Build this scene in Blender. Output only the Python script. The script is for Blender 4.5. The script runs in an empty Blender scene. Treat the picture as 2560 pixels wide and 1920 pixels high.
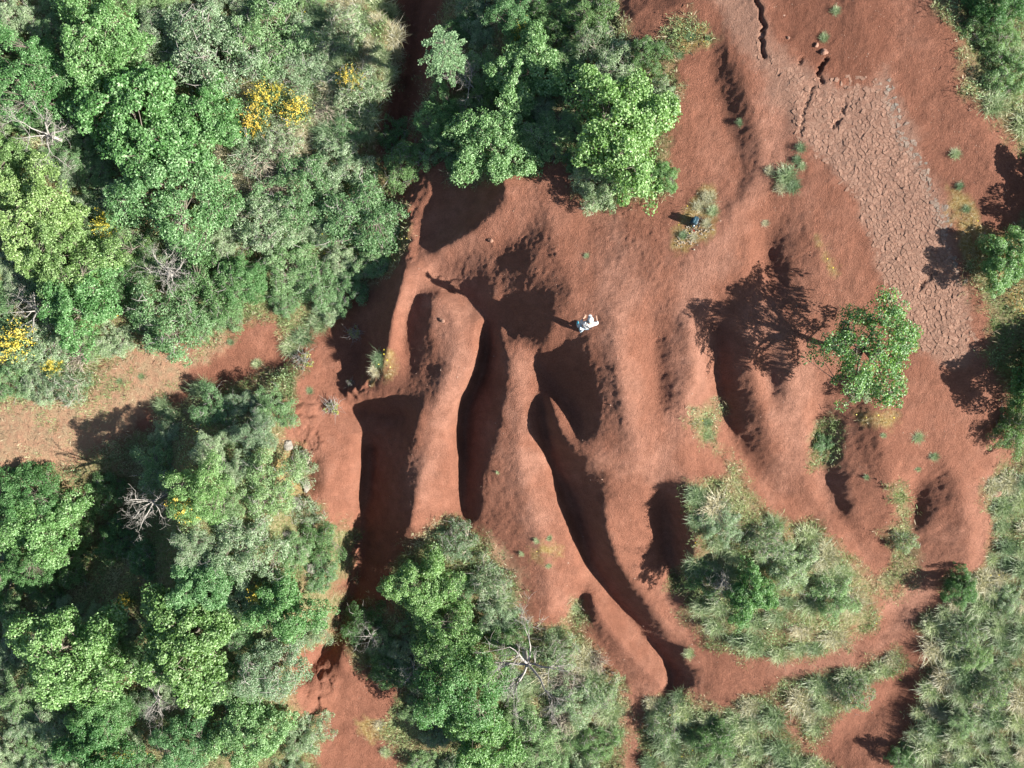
import bpy, math, random
import numpy as np
from mathutils import Vector, Matrix, Euler

scene = bpy.context.scene
COL = scene.collection
rng = np.random.default_rng(7)
random.seed(7)

# ------------------------------------------------------------------ camera
CAM_H = 30.0                      # drone height above the plateau (z = 0)
WIDTH_M = 42.0                    # metres across the picture at z = 0
cam = bpy.data.cameras.new("camera")
cam.sensor_width = 36.0
cam.lens = 36.0 * CAM_H / WIDTH_M
cam.clip_end = 1000.0
cam_o = bpy.data.objects.new("camera", cam)
COL.objects.link(cam_o)
cam_o.location = (0, 0, CAM_H)    # looking straight down
scene.camera = cam_o

# ------------------------------------------------------------------ light
SUN_ELEV = math.radians(31.0)
SUN_DIR = Vector((0.945 * math.cos(SUN_ELEV), -0.327 * math.cos(SUN_ELEV), math.sin(SUN_ELEV)))
world = bpy.data.worlds.new("World")
scene.world = world
world.use_nodes = True
wt = world.node_tree
sky = wt.nodes.new("ShaderNodeTexSky")
sky.sky_type = 'NISHITA'
sky.sun_disc = False
sky.sun_elevation = SUN_ELEV
sky.sun_rotation = math.atan2(SUN_DIR.x, SUN_DIR.y)
bg = wt.nodes["Background"]
bg.inputs["Strength"].default_value = 0.05
wt.links.new(sky.outputs[0], bg.inputs[0])
sun = bpy.data.lights.new("sun", 'SUN')
sun.energy = 5.0
sun.angle = math.radians(0.53)
sun.color = (1.0, 0.95, 0.87)
sun_o = bpy.data.objects.new("sun", sun)
COL.objects.link(sun_o)
sun_o.rotation_euler = (-SUN_DIR).to_track_quat('-Z', 'Y').to_euler()
sun_o.location = SUN_DIR * 60
scene.view_settings.view_transform = 'Standard'
scene.view_settings.look = 'None'
scene.view_settings.gamma = 1.0
scene.view_settings.use_curve_mapping = False
scene.view_settings.exposure = 1.6
scene.render.engine = 'CYCLES'
scene.cycles.max_bounces = 5
scene.cycles.diffuse_bounces = 1
scene.cycles.transparent_max_bounces = 4

# ------------------------------------------------------------------ helpers
FPX = 2212 * CAM_H / WIDTH_M


def at(u, v, h=0.0):
    """map reference (2212 x 1659 survey sheet) + height -> world point"""
    k = (CAM_H - h) / FPX
    return Vector(((u - 1106.0) * k, (829.5 - v) * k, h))


def tag(o, label=None, cat=None, group=None, kind=None):
    if label:
        o['label'] = label
    if cat:
        o['category'] = cat
    if group:
        o['group'] = group
    if kind:
        o['kind'] = kind
    return o


def link(name, me, mat=None, parent=None):
    o = bpy.data.objects.new(name, me)
    COL.objects.link(o)
    if mat is not None and me is not None and not me.materials:
        me.materials.append(mat)
    if parent is not None:
        o.parent = parent
    return o


def empty(name, loc=(0, 0, 0), rz=0.0, sc=1.0):
    o = bpy.data.objects.new(name, None)
    o.empty_display_size = 0.2
    COL.objects.link(o)
    o.location = loc
    o.rotation_euler = (0, 0, rz)
    o.scale = (sc, sc, sc) if not isinstance(sc, tuple) else sc
    return o


def copy_tree(o, parent=None):
    c = o.copy()
    COL.objects.link(c)
    c.parent = parent
    for ch in list(o.children):
        copy_tree(ch, c)
    return c


def np_mesh(name, verts, faces, tint=None, smooth=False):
    """verts (n,3); faces (m,k) all the same k; tint: per-vertex (n,) or (n,3) float attribute 'tint'"""
    verts = np.asarray(verts, np.float32)
    faces = np.asarray(faces, np.int32)
    me = bpy.data.meshes.new(name)
    m, k = faces.shape
    me.vertices.add(len(verts))
    me.vertices.foreach_set("co", verts.ravel())
    me.loops.add(m * k)
    me.loops.foreach_set("vertex_index", faces.ravel())
    me.polygons.add(m)
    me.polygons.foreach_set("loop_start", np.arange(0, m * k, k, dtype=np.int32))
    if smooth:
        me.polygons.foreach_set("use_smooth", np.ones(m, bool))
    me.update(calc_edges=True)
    if tint is not None:
        tint = np.asarray(tint, np.float32)
        if tint.ndim == 1:
            a = me.attributes.new("tint", 'FLOAT', 'POINT')
            a.data.foreach_set("value", tint)
        else:
            a = me.attributes.new("tint", 'FLOAT_COLOR', 'POINT')
            t4 = np.ones((len(verts), 4), np.float32)
            t4[:, :tint.shape[1]] = tint
            a.data.foreach_set("color", t4.ravel())
    return me


class Tris:
    """collects tubes / blobs / boxes as polygons, builds ONE mesh"""
    def __init__(self):
        self.v, self.f = [], []

    def tube(self, pts, radii, n=5, cap=True):
        pts = [Vector(p) for p in pts]
        base = len(self.v)
        for i, p in enumerate(pts):
            a = pts[max(i - 1, 0)]
            b = pts[min(i + 1, len(pts) - 1)]
            d = (b - a)
            if d.length < 1e-6:
                d = Vector((0, 0, 1))
            d.normalize()
            x = d.orthogonal().normalized()
            y = d.cross(x)
            for k in range(n):
                t = 2 * math.pi * k / n
                self.v.append(p + (x * math.cos(t) + y * math.sin(t)) * radii[i])
        for i in range(len(pts) - 1):
            for k in range(n):
                k2 = (k + 1) % n
                self.f.append((base + i * n + k, base + i * n + k2, base + (i + 1) * n + k2, base + (i + 1) * n + k))
        if cap:
            self.f.append(tuple(base + k for k in range(n))[::-1])
            self.f.append(tuple(base + (len(pts) - 1) * n + k for k in range(n)))
        return self

    def ellipsoid(self, c, r, seg=12, rings=8, rot=None, fn=None):
        base = len(self.v)
        M = rot.to_matrix() if rot is not None else Matrix.Identity(3)
        c = Vector(c)
        for i in range(rings + 1):
            th = math.pi * i / rings
            for k in range(seg):
                ph = 2 * math.pi * k / seg
                d = Vector((math.sin(th) * math.cos(ph), math.sin(th) * math.sin(ph), math.cos(th)))
                s = fn(d) if fn else 1.0
                self.v.append(c + M @ Vector((d.x * r[0] * s, d.y * r[1] * s, d.z * r[2] * s)))
        for i in range(rings):
            for k in range(seg):
                k2 = (k + 1) % seg
                self.f.append((base + i * seg + k, base + (i + 1) * seg + k, base + (i + 1) * seg + k2, base + i * seg + k2))
        return self

    def box(self, c, s, rot=None):
        base = len(self.v)
        M = rot.to_matrix() if rot is not None else Matrix.Identity(3)
        for dx in (-.5, .5):
            for dy in (-.5, .5):
                for dz in (-.5, .5):
                    self.v.append(Vector(c) + M @ Vector((dx * s[0], dy * s[1], dz * s[2])))
        for q in ((0, 1, 3, 2), (4, 6, 7, 5), (0, 4, 5, 1), (2, 3, 7, 6), (0, 2, 6, 4), (1, 5, 7, 3)):
            self.f.append(tuple(base + i for i in q))
        return self

    def mesh(self, name, smooth=True):
        me = bpy.data.meshes.new(name)
        me.from_pydata([tuple(p) for p in self.v], [], self.f)
        if smooth:
            me.polygons.foreach_set("use_smooth", np.ones(len(me.polygons), bool))
        me.update()
        return me

    def build(self, name, mat, parent=None, smooth=True):
        return link(name, self.mesh(name, smooth), mat, parent)


# ------------------------------------------------------------------ numpy noise / masks
def vnoise(x, y, seed=0):
    """smooth value noise, about -1..1"""
    xi = np.floor(x).astype(np.int64)
    yi = np.floor(y).astype(np.int64)
    fx = x - xi
    fy = y - yi
    fx = fx * fx * fx * (fx * (fx * 6 - 15) + 10)
    fy = fy * fy * fy * (fy * (fy * 6 - 15) + 10)

    def h(a, b):
        n = (a * 374761393 + b * 668265263 + seed * 1442695041) & 0xFFFFFFFF
        n = ((n ^ (n >> 13)) * 1274126177) & 0xFFFFFFFF
        n = n ^ (n >> 16)
        return (n & 0xFFFF) / 32767.5 - 1.0
    a = h(xi, yi)
    b = h(xi + 1, yi)
    c = h(xi, yi + 1)
    d = h(xi + 1, yi + 1)
    return (a * (1 - fx) + b * fx) * (1 - fy) + (c * (1 - fx) + d * fx) * fy


def fbm(x, y, octaves=4, seed=0, gain=0.5, lac=2.03):
    s = 0
    a = 1.0
    t = 0
    for o in range(octaves):
        s = s + a * vnoise(x + 17.3 * o, y - 9.1 * o, seed + o)
        t += a
        a *= gain
        x = x * lac
        y = y * lac
    return s / t


def poly_dist(px, py, poly):
    """signed distance (positive inside) of points to polygon [(x,y)...]"""
    P = np.asarray(poly, float)
    Q = np.roll(P, -1, axis=0)
    inside = np.zeros(px.shape, bool)
    d2 = np.full(px.shape, 1e18)
    for (x0, y0), (x1, y1) in zip(P, Q):
        ex, ey = x1 - x0, y1 - y0
        L = ex * ex + ey * ey + 1e-12
        t = np.clip(((px - x0) * ex + (py - y0) * ey) / L, 0, 1)
        dx = px - (x0 + t * ex)
        dy = py - (y0 + t * ey)
        d2 = np.minimum(d2, dx * dx + dy * dy)
        cond = ((y0 > py) != (y1 > py)) & (px < (x1 - x0) * (py - y0) / (y1 - y0 + 1e-12) + x0)
        inside ^= cond
    d = np.sqrt(d2)
    return np.where(inside, d, -d)


def sstep(a, b, x):
    t = np.clip((x - a) / (b - a), 0, 1)
    return t * t * (3 - 2 * t)

# ------------------------------------------------------------------ terrain
# surveyed break lines: (u, v, height) along crests, shoulders and gully beds
LINES = [
    # plateau and the path along its top
    [(1260,500,-0.9),(1330,600,-0.35),(1330,720,-0.1),(1345,850,-0.15),(1370,950,-0.6),(1390,1000,-1.0)],
    [(1400,640,-0.25),(1500,560,0.1),(1600,450,0.4),(1670,340,0.55),(1690,250,0.7)],
    [(1490,680,0.0),(1500,800,-0.2),(1480,900,-0.6),(1480,1000,-1.0)],
    [(1405,640,-0.35),(1412,740,-0.72),(1420,850,-0.95),(1430,900,-0.8)],
    # hollow beside the long crest, top
    [(1575,70,0.9),(1598,150,0.87),(1618,210,0.78),(1640,280,0.68),(1650,340,0.58)],
    [(1525,90,0.55),(1535,150,0.27),(1551,210,0.14),(1573,280,0.08),(1588,345,0.05),(1590,400,0.15)],
    [(1480,130,0.3),(1470,220,0.1),(1500,330,0.05),(1480,430,0.0)],
    [(1560,-60,1.2),(1420,40,0.3),(1360,20,0.0)],
    # hill flank A
    [(1180,420,-0.9),(1200,520,-0.8),(1230,600,-0.6),(1240,650,-0.5)],
    [(1082,378,-0.95),(1098,425,-1.0),(1060,470,-1.5),(1003,512,-2.15),(938,546,-2.95)],
    [(985,385,-2.95),(945,440,-3.3),(918,500,-3.6),(905,540,-3.6)],
    [(1040,392,-2.25),(1032,430,-2.4),(990,472,-2.95),(945,516,-3.4)],[(955,350,-3.1),(922,410,-3.3),(895,480,-3.6),(890,560,-3.6)],
    [(1150,470,-1.2),(1120,520,-1.6),(1040,540,-2.3)],
    # B, C
    [(1150,555,-1.1),(1155,595,-1.2)],
    [(1075,560,-2.2),(1066,575,-2.3),(1062,625,-2.4),(1068,655,-2.5)],
    [(935,590,-3.75),(975,620,-3.75),(1020,655,-3.5),(1040,680,-3.3)],
    [(940,555,-3.4),(1000,552,-2.9),(1050,546,-2.3)],
    [(1195,640,-0.9),(1200,700,-0.95),(1180,735,-1.3)],
    [(1085,660,-2.5),(1070,690,-2.9),(1100,720,-2.7)],
    # thin ridge D and its foot
    [(872,578,-2.75),(866,630,-2.8),(852,700,-3.0),(838,755,-3.4),(822,800,-4.0)],
    [(820,610,-4.6),(775,650,-5.2),(725,715,-5.5),(700,790,-5.75),(735,840,-5.7)],[(790,740,-5.6),(760,800,-5.9)],
    # E
    [(935,640,-2.75),(935,700,-2.85),(932,760,-3.1),(925,795,-3.5)],
    [(895,640,-3.5),(872,690,-3.85),(870,740,-4.0),(885,790,-4.05)],
    # ridge 1
    [(950,635,-2.75),(985,690,-2.6),(985,770,-2.75),(950,860,-3.1),(930,950,-3.5),(905,1050,-4.1),(885,1140,-4.7)],
    [(1034,690,-2.8),(1034,755,-2.85),(1012,820,-3.1),(984,870,-3.45),(976,930,-3.75),(980,990,-4.1),(970,1050,-4.6)],
    [(905,885,-3.25),(890,950,-3.75),(870,1010,-4.5),(862,1080,-5.1)],
    # gully G
    [(1050,695,-3.4),(1050,750,-4.2),(1040,805,-4.7),(1006,870,-5.1),(1000,940,-5.4),(1000,1040,-5.6),(1003,1110,-5.8)],
    # ridge 2
    [(1075,700,-2.6),(1084,760,-2.35),(1086,850,-2.5),(1075,930,-2.9),(1055,990,-3.5),(1035,1060,-4.4),(1040,1120,-5.0)],
    [(1110,780,-2.1),(1125,880,-2.35),(1120,980,-2.85),(1150,1090,-3.6),(1180,1200,-4.4),(1190,1320,-5.2)],
    [(1140,760,-2.3),(1163,830,-2.5),(1160,920,-2.8),(1182,1010,-3.4),(1215,1100,-4.1),(1240,1180,-4.6),(1255,1240,-5.0)],
    [(1080,1190,-5.2),(1110,1280,-5.6),(1130,1340,-5.9)],
    # gully H
    [(1168,868,-3.1),(1172,920,-3.6),(1190,1000,-4.2),(1218,1060,-4.6),(1246,1125,-5.3),(1272,1205,-5.9),(1330,1300,-6.3),(1400,1378,-6.6),(1448,1440,-6.9),(1452,1475,-6.9)],[(1435,1505,-6.3),(1460,1508,-6.3)],
    # ridge 3 spur
    [(1184,862,-1.9),(1198,915,-1.6),(1228,968,-1.45),(1290,995,-1.15),(1370,1005,-1.0)],
    [(1222,1010,-3.1),(1258,1050,-3.3)],[(1335,1050,-1.95),(1315,1030,-1.6)],
    [(1400,1040,-1.75),(1400,1100,-2.75),(1408,1180,-3.45),(1428,1260,-4.2),(1468,1330,-4.75),(1520,1395,-5.2)],
    [(1300,1085,-2.45),(1302,1130,-2.6),(1330,1210,-3.3),(1390,1290,-4.15),(1450,1375,-5.1)],
    # hollow I
    [(1268,740,-0.55),(1290,800,-0.6),(1297,880,-0.85),(1285,935,-1.15),(1255,962,-1.4)],
    [(1155,770,-2.5),(1192,835,-2.7),(1240,890,-2.25),(1258,930,-1.85)],[(1192,868,-1.95),(1214,912,-1.7),(1245,958,-1.5)],
    [(1230,720,-0.9),(1200,760,-1.7)],
    # gully J and the grassy mound
    [(1425,1035,-1.7),(1434,1100,-3.3),(1446,1180,-4.2),(1460,1250,-4.7)],
    [(1480,1050,-1.2),(1490,1110,-1.4),(1498,1180,-1.9),(1490,1230,-2.9)],
    [(1560,1060,-1.3),(1660,1150,-1.5),(1790,1220,-2.1),(1890,1290,-3.0)],
    [(1600,1270,-2.3),(1720,1330,-2.9),(1830,1340,-3.2)],
    [(1500,1310,-4.0),(1545,1395,-4.9),(1640,1440,-4.9),(1760,1430,-4.5),(1890,1370,-4.1),(1950,1300,-3.7)],
    # ridge 4
    [(1278,1292,-5.15),(1325,1370,-5.4),(1390,1440,-5.7),(1435,1480,-6.0)],
    [(1235,1348,-6.25),(1250,1305,-6.1),(1264,1282,-5.95)],[(1265,1345,-6.0),(1325,1450,-6.35),(1380,1515,-6.5),(1390,1640,-6.9)],
    [(1476,1425,-5.2),(1560,1470,-5.3),(1640,1490,-5.3)],
    [(1470,1490,-5.9),(1540,1560,-6.0),(1500,1640,-6.6)],
    [(1720,1500,-5.2),(1760,1600,-5.6)],
    [(1780,1640,-5.6),(1860,1560,-5.3),(1960,1470,-4.6)],
    [(1790,1570,-5.0),(1860,1490,-4.6),(1930,1450,-4.3)],
    [(1990,1290,-3.5),(2100,1330,-3.1),(2240,1400,-2.8)],
    [(2000,1500,-4.2),(2120,1560,-3.8),(2240,1640,-3.6),(1980,1650,-4.8)],
    # right-hand flutes
    [(1530,640,-0.1),(1545,740,-1.0),(1551,830,-1.5),(1576,930,-1.9),(1640,1040,-2.2),(1760,1130,-2.6)],
    [(1590,650,0.1),(1616,740,0.0),(1638,830,-0.25),(1655,920,-0.65),(1690,1010,-1.5)],
    [(1640,740,-0.2),(1655,810,-0.65),(1665,855,-0.8)],
    [(1700,740,0.15),(1700,820,-0.1),(1735,900,-0.7),(1735,1000,-1.4),(1760,1090,-2.1)],
    [(1652,490,-0.05),(1652,550,-0.4),(1674,620,-0.4)],
    [(1740,460,0.6),(1762,530,0.6),(1775,600,0.4),(1810,650,0.3)],[(1620,520,0.2),(1610,600,0.1)],
    [(1770,870,-1.0),(1768,960,-1.55),(1785,1060,-2.15),(1840,1160,-2.6),(1900,1250,-3.1)],
    [(1888,880,-0.05),(1908,960,-0.2),(1922,1040,-0.75),(1935,1115,-1.5)],
    [(1972,1040,-1.65),(1966,1140,-2.2),(1958,1240,-3.0)],
    [(2030,955,-0.4),(2075,1050,-0.7),(2095,1140,-1.2),(2090,1220,-2.0)],
    [(2140,1040,-1.3),(2150,1130,-1.8),(2140,1220,-2.4)],
    [(2180,1000,-1.2),(2200,1120,-1.7),(2220,1250,-2.3)],
    # rounded shoulders of the flutes: steep at the foot, easing towards the crest
    [(1818,950,-0.85),(1838,1060,-1.37),(1860,1120,-1.9)],
    [(2008,1040,-1.25),(2006,1145,-1.72)],
    [(1692,540,0.14),(1712,615,0.05)],
    [(1452,740,-0.36),(1460,850,-0.55)],
    [(1580,740,-0.32),(1590,830,-0.72),(1613,925,-1.12)],
    # dome left of the straight-topped hollow
    [(738,900,-5.45),(762,960,-5.3),(768,1020,-5.45),(757,1090,-5.9)],
    [(690,930,-4.95),(706,1010,-4.75),(700,1065,-5.1)],
    # rock strip and right margin
    [(1640,0,1.2),(1700,150,1.1),(1740,290,0.9),(1850,420,0.9),(1910,560,0.8),(1960,700,0.4)],
    [(1850,0,1.7),(1900,150,1.5),(2000,350,1.35),(2070,520,1.2),(2100,640,0.9),(2080,820,0.2),(2040,900,-0.2)],
    [(2050,0,2.0),(2090,200,1.8),(2160,400,1.7),(2230,600,1.4),(2230,850,0.2)],
    # upper left forest
    [(60,60,-3.8),(300,80,-4.1),(600,60,-3.9),(780,80,-3.5),(850,40,-3.3)],
    [(60,400,-4.6),(300,400,-4.8),(600,350,-4.6),(790,250,-4.0)],
    [(0,740,-5.2),(250,700,-5.1),(450,640,-5.0),(700,520,-4.9),(810,420,-4.8)],
    [(850,60,-3.3),(835,170,-3.4),(815,260,-4.0)],
    [(895,-40,-5.9),(880,80,-5.9),(860,200,-5.8),(838,320,-5.0),(866,430,-4.1),(860,540,-4.3),(780,620,-5.1),(690,720,-5.6),(620,770,-5.8)],
    [(970,60,-3.0),(935,180,-3.3),(930,290,-3.8),(985,350,-3.0),(1050,362,-2.0),(1110,345,-1.4)],
    [(1100,60,-2.2),(1110,200,-2.0),(1200,280,-1.2),(1330,260,-0.6),(1420,300,-0.1),(1400,420,-0.2),(1290,440,-0.7)],
    [(1250,60,-1.0),(1380,120,0.0)],
    # left stream bed, the bank and the hollow behind it
    [(620,770,-5.8),(450,820,-5.9),(300,880,-6.0),(120,960,-6.1),(-60,1010,-6.2)],
    [(560,720,-5.4),(400,770,-5.5),(200,840,-5.7),(0,890,-5.8)],
    [(640,810,-5.0),(560,855,-5.0),(480,925,-4.7),(415,1010,-3.0),(395,1130,-2.9),(420,1240,-3.6)],
    [(580,900,-3.9),(560,1020,-3.4),(580,1180,-3.7),(620,1320,-4.0),(600,1450,-4.6),(620,1560,-5.6)],
    [(290,965,-6.9),(300,1060,-7.7),(240,1130,-8.0),(200,1230,-8.0),(60,1330,-8.0),(-60,1400,-7.6)],[(360,1040,-6.2),(355,1140,-6.6)],
    [(340,1270,-6.6),(180,1450,-6.3),(60,1600,-6.4)],
    [(400,1450,-5.6),(420,1640,-6.3)],
    # ravine under ridge 1
    [(690,860,-5.3),(720,885,-5.4)],[(640,960,-5.2),(660,1060,-5.5)],[(655,1095,-5.5),(712,1150,-5.3),(705,1260,-4.9),(676,1360,-5.3)],
    [(770,850,-5.0),(830,855,-4.5),(890,845,-3.8)],
    [(752,885,-6.0),(800,892,-6.0),(880,900,-5.0)],
    [(800,960,-6.9),(792,1020,-7.2),(788,1100,-7.5),(765,1250,-8.1),(722,1370,-7.9),(660,1450,-7.4)],
    [(830,1180,-6.6),(850,1300,-7.0)],
    [(730,1420,-6.6),(760,1480,-6.9),(800,1530,-7.3)],
    [(690,1560,-7.6),(780,1600,-7.8),(880,1660,-8.0)],
    [(930,1180,-5.5),(930,1300,-6.0),(1000,1420,-6.4),(1020,1550,-6.9),(1000,1660,-7.4)],
    [(1180,1400,-5.8),(1250,1530,-6.5),(1250,1650,-7.0)],
]

DX = 0.16
GX0, GX1, GY0, GY1 = -34.0, 34.0, -27.0, 27.0


def solve_heights():
    pts = []
    for L in LINES:
        for (u0, v0, h0), (u1, v1, h1) in zip(L[:-1], L[1:]):
            n = max(2, int(math.hypot(u1 - u0, v1 - v0) / 4))
            for i in range(n + 1):
                t = i / n
                p = at(u0 + (u1 - u0) * t, v0 + (v1 - v0) * t, h0 + (h1 - h0) * t)
                pts.append((p.x, p.y, p.z))
    pts = np.array(pts)
    z = None
    for lev in (4, 3, 2, 1, 0):
        d = DX * 2 ** lev
        nx = int(round((GX1 - GX0) / d)) + 1
        ny = int(round((GY1 - GY0) / d)) + 1
        ix = np.clip(np.round((pts[:, 0] - GX0) / d).astype(int), 0, nx - 1)
        iy = np.clip(np.round((pts[:, 1] - GY0) / d).astype(int), 0, ny - 1)
        s = np.zeros((ny, nx))
        c = np.zeros((ny, nx))
        np.add.at(s, (iy, ix), pts[:, 2])
        np.add.at(c, (iy, ix), 1)
        fixed = c > 0
        val = np.where(fixed, s / np.maximum(c, 1), 0)
        if z is None:
            z = np.full((ny, nx), float(pts[:, 2].mean()))
        else:
            yy = np.linspace(0, z.shape[0] - 1, ny)
            xx = np.linspace(0, z.shape[1] - 1, nx)
            z = bilin(z, xx[None, :].repeat(ny, 0), yy[:, None].repeat(nx, 1))
        z[fixed] = val[fixed]
        for it in range(300 if lev else 200):
            p = np.pad(z, 1, mode='edge')
            z = 0.25 * (p[:-2, 1:-1] + p[2:, 1:-1] + p[1:-1, :-2] + p[1:-1, 2:])
            z[fixed] = val[fixed]
    for it in range(4):           # weathering rounds the break lines
        p = np.pad(z, 1, mode='edge')
        z = 0.5 * z + 0.125 * (p[:-2, 1:-1] + p[2:, 1:-1] + p[1:-1, :-2] + p[1:-1, 2:])
    return z


def bilin(z, x, y):
    ny, nx = z.shape
    x = np.clip(x, 0, nx - 1.001)
    y = np.clip(y, 0, ny - 1.001)
    i = x.astype(int)
    j = y.astype(int)
    fx = x - i
    fy = y - j
    return (z[j, i] * (1 - fx) + z[j, i + 1] * fx) * (1 - fy) + (z[j + 1, i] * (1 - fx) + z[j + 1, i + 1] * fx) * fy


def bicub(z, x, y):
    ny, nx = z.shape
    x = np.clip(x, 1, nx - 2.001)
    y = np.clip(y, 1, ny - 2.001)
    i = x.astype(int)
    j = y.astype(int)
    fx = x - i
    fy = y - j

    def w(t):                      # cubic B-spline weights: smooth slopes
        return ((1 - t) ** 3 / 6, (3 * t ** 3 - 6 * t ** 2 + 4) / 6, (-3 * t ** 3 + 3 * t ** 2 + 3 * t + 1) / 6, t ** 3 / 6)
    wx, wy = w(fx), w(fy)
    r = 0
    for b in range(4):
        jb = np.clip(j - 1 + b, 0, ny - 1)
        for a in range(4):
            r = r + wy[b] * wx[a] * z[jb, np.clip(i - 1 + a, 0, nx - 1)]
    return r


ZC = solve_heights()


def base_h(x, y):
    return bicub(ZC, (np.asarray(x, float) - GX0) / DX, (np.asarray(y, float) - GY0) / DX)


def uv_of(x, y, z):
    k = FPX / (CAM_H - z)
    return 1106.0 + x * k, 829.5 - y * k


# zones of cover on the survey sheet
VEG = [
    [(-300,-300),(862,-300),(866,100),(852,180),(820,255),(800,330),(835,385),(872,440),(866,520),(840,565),(760,640),(690,700),(640,745),(615,715),(600,690),(540,700),(480,735),(380,745),(290,750),(235,780),(190,850),(90,870),(-300,890)],
    [(-300,1080),(110,1030),(250,960),(420,865),(620,785),(645,805),(640,850),(590,890),(600,950),(650,975),(665,1040),(655,1080),(715,1110),(755,1150),(742,1260),(712,1370),(685,1400),(630,1430),(640,1530),(700,1580),(690,1640),(720,1950),(-300,1950)],
    [(905,330),(890,250),(915,180),(990,190),(960,60),(990,-300),(1345,-300),(1350,60),(1335,75),(1400,120),(1430,90),(1465,190),(1455,320),(1440,405),(1300,440),(1250,405),(1210,345),(1130,345),(1030,400),(985,385)],
    [(885,1180),(935,1145),(985,1115),(1030,1160),(1075,1195),(1115,1280),(1130,1345),(1235,1350),(1245,1310),(1265,1380),(1285,1430),(1335,1480),(1370,1540),(1350,1610),(1370,1950),(900,1950),(880,1640),(830,1550),(860,1480),(770,1440),(745,1320),(800,1290),(860,1330),(850,1230)],
    [(1478,1048),(1560,1045),(1640,1110),(1760,1140),(1830,1200),(1885,1270),(1892,1318),(1865,1362),(1775,1408),(1690,1428),(1600,1425),(1540,1390),(1450,1265),(1500,1190)],
    [(2000,1345),(2050,1300),(2052,1240),(2130,1230),(2145,1120),(2125,1060),(2160,1000),(2500,1120),(2500,1950),(1900,1950),(1945,1600),(1990,1510),(2005,1420),(1995,1370)],
    [(1660,1500),(1720,1468),(1830,1452),(1945,1405),(1968,1435),(1890,1470),(1790,1545),(1760,1630),(1735,1560),(1705,1515)],
    [(1395,1510),(1470,1485),(1560,1560),(1640,1495),(1690,1540),(1720,1600),(1790,1659),(1780,1950),(1385,1950)],
    [(1960,-300),(2500,-300),(2500,330),(2230,330),(2150,265),(2095,190),(2060,100),(2040,30)],
    [(2212,460),(2500,480),(2500,1050),(2212,1000),(2150,790),(2110,640),(2080,560)],
    [(1505,890),(1540,880),(1560,960),(1600,1030),(1640,1100),(1590,1060),(1530,960)],
    [(1775,900),(1800,885),(1812,930),(1795,1000),(1752,1000),(1768,940)],
    [(1935,1060),(1975,1100),(1985,1200),(1970,1260),(1915,1280),(1920,1180)],
    [(1440,150),(1440,80),(1490,40),(1530,60),(1540,90),(1480,120)],
]
MOSS = [
    [(480,200),(560,180),(600,260),(640,330),(610,420),(530,400),(520,300),(470,250)],
    [(880,480),(850,560),(820,590),(840,540),(862,490)],   # dry, yellowish ground cover and lichens
    [(1459,533),(1462,515),(1478,491),(1483,458),(1502,430),(1520,412),(1543,407),(1550,454),(1539,491),(1515,515),(1497,529)],
    [(1840,890),(1940,900),(1920,930),(1860,920)],
    [(2060,480),(2130,480),(2200,520),(2230,700),(2150,640),(2080,560)],
    [(2045,400),(2090,420),(2130,500),(2070,500)],
    [(1470,50),(1530,60),(1540,100),(1460,130)],
    [(1760,500),(1790,530),(1800,590),(1770,560)],
    [(600,1000),(660,960),(665,1060),(620,1060)],
    [(775,1560),(815,1550),(835,1575),(800,1600)],
    [(810,760),(840,760),(845,800),(800,840),(790,810)],
    [(1140,1180),(1200,1180),(1210,1200),(1150,1205)],
]
SPARSE = [   # red ground with thin grass
    [(-300,880),(190,850),(300,760),(420,740),(480,735),(330,860),(120,1010),(-300,1080)],
    [(1080,1190),(1110,1280),(1130,1345),(1100,1300)],
]
ROCK = [(1530,-300),(1548,0),(1590,90),(1640,170),(1690,250),(1735,305),(1800,375),(1850,450),(1885,540),(1905,600),(1930,680),(1990,760),(2080,800),(2110,740),(2090,640),(2070,540),(2040,430),(2000,330),(1950,230),(1915,150),(1880,190),(1800,185),(1730,140),(1680,90),(1645,10),(1640,-300)]
LITTER_SLOPE = [(2040,40),(1960,60),(1900,140),(1990,330),(2060,460),(2130,470),(2140,300)]


def masks(x, y, z):
    u, v = uv_of(x, y, z)
    n = fbm(x * 0.9, y * 0.9, 4, 11) * 32 + fbm(x * 5, y * 5, 3, 12) * 12
    veg = np.full(u.shape, -1e9)
    for p in VEG:
        veg = np.maximum(veg, poly_dist(u, v, p))
    vegm = sstep(-20, 20, veg + n)
    moss = np.full(u.shape, -1e9)
    for p in MOSS:
        moss = np.maximum(moss, poly_dist(u, v, p))
    mossm = sstep(-10, 12, moss + n * 0.8)
    sp = np.full(u.shape, -1e9)
    for p in SPARSE:
        sp = np.maximum(sp, poly_dist(u, v, p))
    spm = sstep(-40, 10, sp + n * 1.2)
    rock = sstep(-16, 22, poly_dist(u, v, ROCK) + n * 0.9) * 0.85
    return vegm, mossm, spm, rock


# footprint-trampled zones
TRAMPLED = [[(1300,460),(1380,420),(1460,470),(1440,560),(1430,760),(1450,900),(1380,960),(1340,880),(1350,640)],
            [(1545,640),(1640,560),(1700,600),(1720,760),(1760,900),(1700,1020),(1600,1000),(1545,860)],
            
            [(1080,420),(1150,420),(1200,560),(1080,620),(1000,560)],
            [(1220,960),(1300,990),(1400,1010),(1400,1080),(1290,1040)],
            ]


CRUMBLE = [[(625,880),(680,855),(690,930),(700,960),(660,1000),(650,990)], [(735,830),(800,820),(790,870),(745,865)], [(630,1440),(700,1410),(730,1470),(690,1550),(645,1530)],
           [(885,345),(940,340),(900,430),(890,560),(870,560),(868,430)]]


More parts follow.
